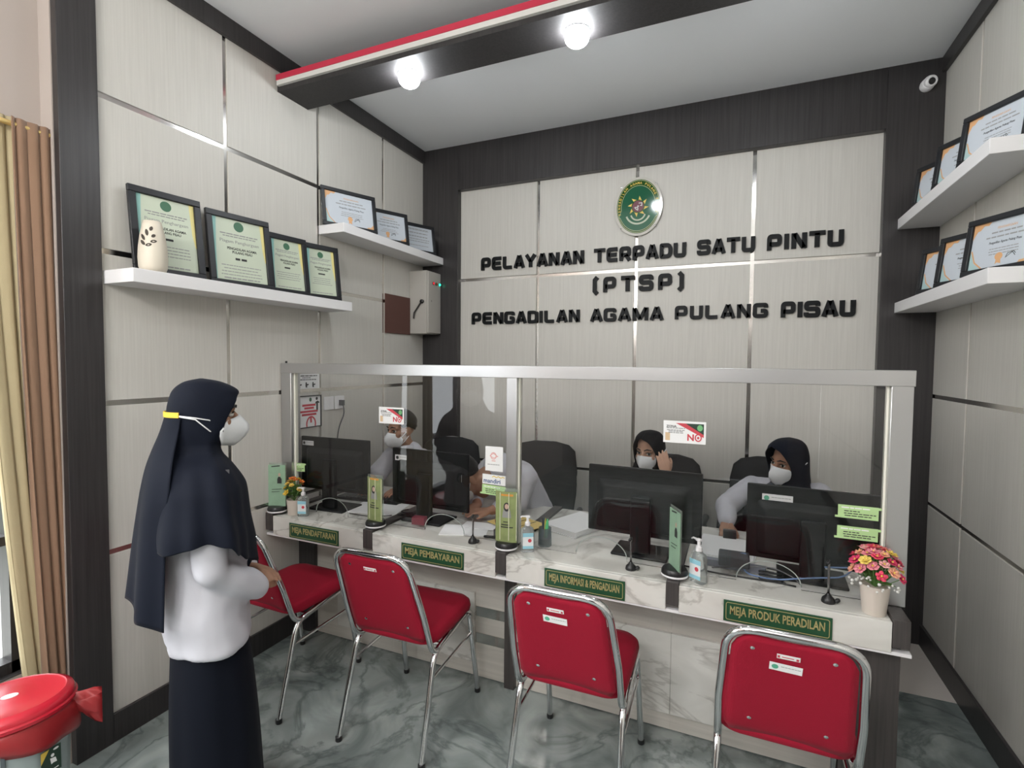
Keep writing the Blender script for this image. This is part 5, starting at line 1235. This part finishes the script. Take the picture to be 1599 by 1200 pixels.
face(man2, Hm); mask(man2, Hm, [[(s*.064, .042, -.040), (s*.073, .015, -.012), (s*.079, -.012, .018)] for s in (-1, 1)]); hair_cap(man2, Hm, .017)
b = MB()
b.capsule(c3+Vector((-.01, -.02, .005)), .105, c3+Vector((.05, .08, -.09)), .145, 22); b.capsule(c3+Vector((.05, .08, -.09)), .145, F3(0, 0, .67), .15, 22)
b.capsule(s3(-1), .075, s3(1), .075, 18); b.capsule(s3(1), .074, eL, .054, 18); b.capsule(eL, .054, eL*.25+wL*.75, .044, 18); b.capsule(s3(-1), .074, eR, .056, 18); b.capsule(eR, .056, eR*.25+wR*.75, .044, 18)
link('shirt', remesh(b, .008, 6, .006, 11, (1, 1, .7), 5), 'shirt', man2)
b = MB(); seated_legs(b, F3, .618, .09, .085); b.capsule(F3(0, -.08, .625), .11, F3(0, .08, .625), .11); link('trousers', remesh(b, .012, 4), 'trouser', man2)
# ---------------------------------------------------------------- the woman on the phone
F4 = Fr((1.985, 3.29), (-.1, -1))
hc = Vector((1.955, 3.21, 1.112)); fd = (-.34, -.94); Hm = head_matrix(hc, fd, 0, -6)
b = MB(); add_head(b, Hm, False)
b.capsule(hc+Vector((0, .03, -.10)), .05, Vector((1.98, 3.255, .94)), .06); b.capsule(Vector((1.98, 3.255, .88)), .11, F4(0, 0, .60), .12)
s4 = lambda s: Vector((1.98, 3.255, .92))+F4.l*(s*.15)
eL, wL = Vector((2.14, 3.08, .85)), Vector((2.068, 3.085, .998)); eR, wR = Vector((1.79, 3.07, .84)), Vector((1.86, 2.86, .822))
b.capsule(s4(1), .048, eL, .038); b.capsule(eL, .036, wL, .026); b.capsule(s4(-1), .048, eR, .038); b.capsule(eR, .036, wR, .026)
hand(b, wL, (-.22, -.02, .95), (.25, -.95, .1), 1, 17, scale=.92); hand(b, wR, (.1, -.95, .0), (0, 0, 1), 1, 14); seated_legs(b, F4, .612)
w3 = link('person', remesh(b, .0052), 'skin'); tag(w3, 'person in a black headscarf and mask holding a hand to the cheek', 'person')
face(w3, Hm); mask(w3, Hm, [[(.062, .046, -.034), (.082, .015, -.015), (.098, -.025, .035)], [(.058, .042, -.080), (.088, .01, -.045), (.098, -.025, .033)], [(-.062, .046, -.034), (-.085, .01, -.01), (-.093, -.03, .02)]], 1.18)
def seated_scarf(fr, hc, fd, m, hemz, wide, par, lean_=(0, 0), sc_=1.0):
    yaw = math.degrees(math.atan2(fr.f.x*fd[1]-fr.f.y*fd[0], fr.f.x*fd[0]+fr.f.y*fd[1]))
    d = Vector((hc[0], hc[1], 0))-fr.o; u0, v0 = d.dot(fr.f), d.dot(fr.l); z = hc[2]
    hd = [(a, u0+u, v0, f, bk, w_, t) for a, u, _, f, bk, w_, t in hoodrows(z, sc_)]
    lo = [(z-.135, u0-.01, v0, .075, .120, .105, 0), (z-.175, u0*.8, v0*.8, .105, .125, .150, 0), (z-.23, u0*.6, v0*.6, .135, .14, wide*.88, 0), (z-.30, u0*.5, v0*.5, .17, .165, wide, 0), (hemz+.06, u0*.5, v0*.5, .185, .175, wide*1.03, 0), (hemz, u0*.5, v0*.5, .195, .18, wide*1.04, 0)]
    g = cape(hd+lo, fr, None, 0, folds=((7, 0, .03, .3), (11, 0, .016, 1.)), n=56, N=96, yaw0=0, yaw1=yaw, zyaw=(z-.22, z-.10))
    return MB().loft(g, False, False).build('headscarf', m, par, smooth=True, solid=.003)
seated_scarf(F4, hc, fd, 'blackscarf', .74, .195, w3)
b = MB()
b.capsule(Vector((1.98, 3.255, .88)), .115, F4(0, 0, .66), .13, 20); b.capsule(s4(1), .06, eL, .050, 16); b.capsule(eL, .050, eL*.35+wL*.65, .040, 16); b.capsule(s4(-1), .06, eR, .050, 16); b.capsule(eR, .050, eR*.25+wR*.75, .042, 16)
link('blouse', remesh(b, .009, 5, .004, 10, (1, 1, .7), 7), 'blackscarf', w3)
b = MB(); seated_legs(b, F4, .618, .09, .09); b.capsule(F4(0, -.08, .63), .115, F4(0, .08, .63), .115); link('skirt', remesh(b, .012, 4), 'trouser', w3)
# ---------------------------------------------------------------- the woman with her hand on the desk
F5 = Fr((2.70, 3.33), (-.25, -.97))
hc = Vector((2.705, 3.205, 1.108)); fd = (-.74, -.67); Hm = head_matrix(hc, fd, -6, -6)
b = MB(); add_head(b, Hm, False)
s5c = Vector((2.70, 3.28, .93)); s5 = lambda s: s5c+F5.l*(s*.165)
b.capsule(hc+Vector((.02, .03, -.10)), .05, s5c, .06); b.capsule(s5c+Vector((0, 0, -.06)), .115, F5(0, 0, .60), .125)
eR, wR = Vector((2.395, 3.07, .865)), Vector((2.40, 2.875, .822)); eL, wL = Vector((2.90, 3.12, .84)), Vector((2.82, 2.88, .822))
b.capsule(s5(-1), .05, eR, .04); b.capsule(eR, .036, wR, .027); b.capsule(s5(1), .05, eL, .04); b.capsule(eL, .036, wL, .027)
hand(b, wR+Vector((0, -.005, .0)), (.03, -.92, -.22), (0, -.15, .98), -1, 34, spread=2.2, scale=.98); hand(b, wL, (-.2, -.95, 0), (0, 0, 1), -1, 14); seated_legs(b, F5, .612)
w4 = link('person', remesh(b, .0052), 'skin_d'); tag(w4, 'person in a navy headscarf and white sleeves with one hand on the desk', 'person')
face(w4, Hm); mask(w4, Hm, [[(.062, .046, -.034), (.085, .0, -.03), (.104, -.04, .02), (.104, -.065, .035)], [(.058, .042, -.086), (.088, .0, -.055), (.106, -.04, .008), (.104, -.065, .033)], [(-.062, .046, -.034), (-.085, .01, -.01), (-.093, -.03, .02)]], 1.25)
seated_scarf(F5, hc, fd, 'navy', .74, .215, w4, sc_=1.06)
b = MB()
b.capsule(s5c+Vector((0, .02, -.07)), .125, F5(0, 0, .67), .14, 20); b.capsule(s5(-.9), .062, s5(.9), .062, 18)
b.capsule(s5(-1)+Vector((-.012, 0, 0)), .066, eR, .060, 18); b.capsule(eR, .060, wR+Vector((0, .012, .012)), .044, 18); b.capsule(s5(1), .072, eL, .056, 18); b.capsule(eL, .056, eL*.25+wL*.75, .044, 18)
link('blouse', remesh(b, .008, 6, .0055, 12, (1, 1, .7), 9), 'shirt', w4)
b = MB(); seated_legs(b, F5, .618, .09, .09); b.capsule(F5(0, -.08, .63), .115, F5(0, .08, .63), .115); link('skirt', remesh(b, .012, 4), 'trouser', w4)
t = thing('card_reader', 'small black box under the hand of the woman at the court product desk', 'device', (2.415, 2.742, ZT+.0008), R(4))
MB().box(-.030, .030, -.014, .014, 0, .052).build('case', 'black', t, bevel=.004)
MB().box(-.030, .030, -.0146, -.0141, .046, .048).build('case_seam', 'grey', t)
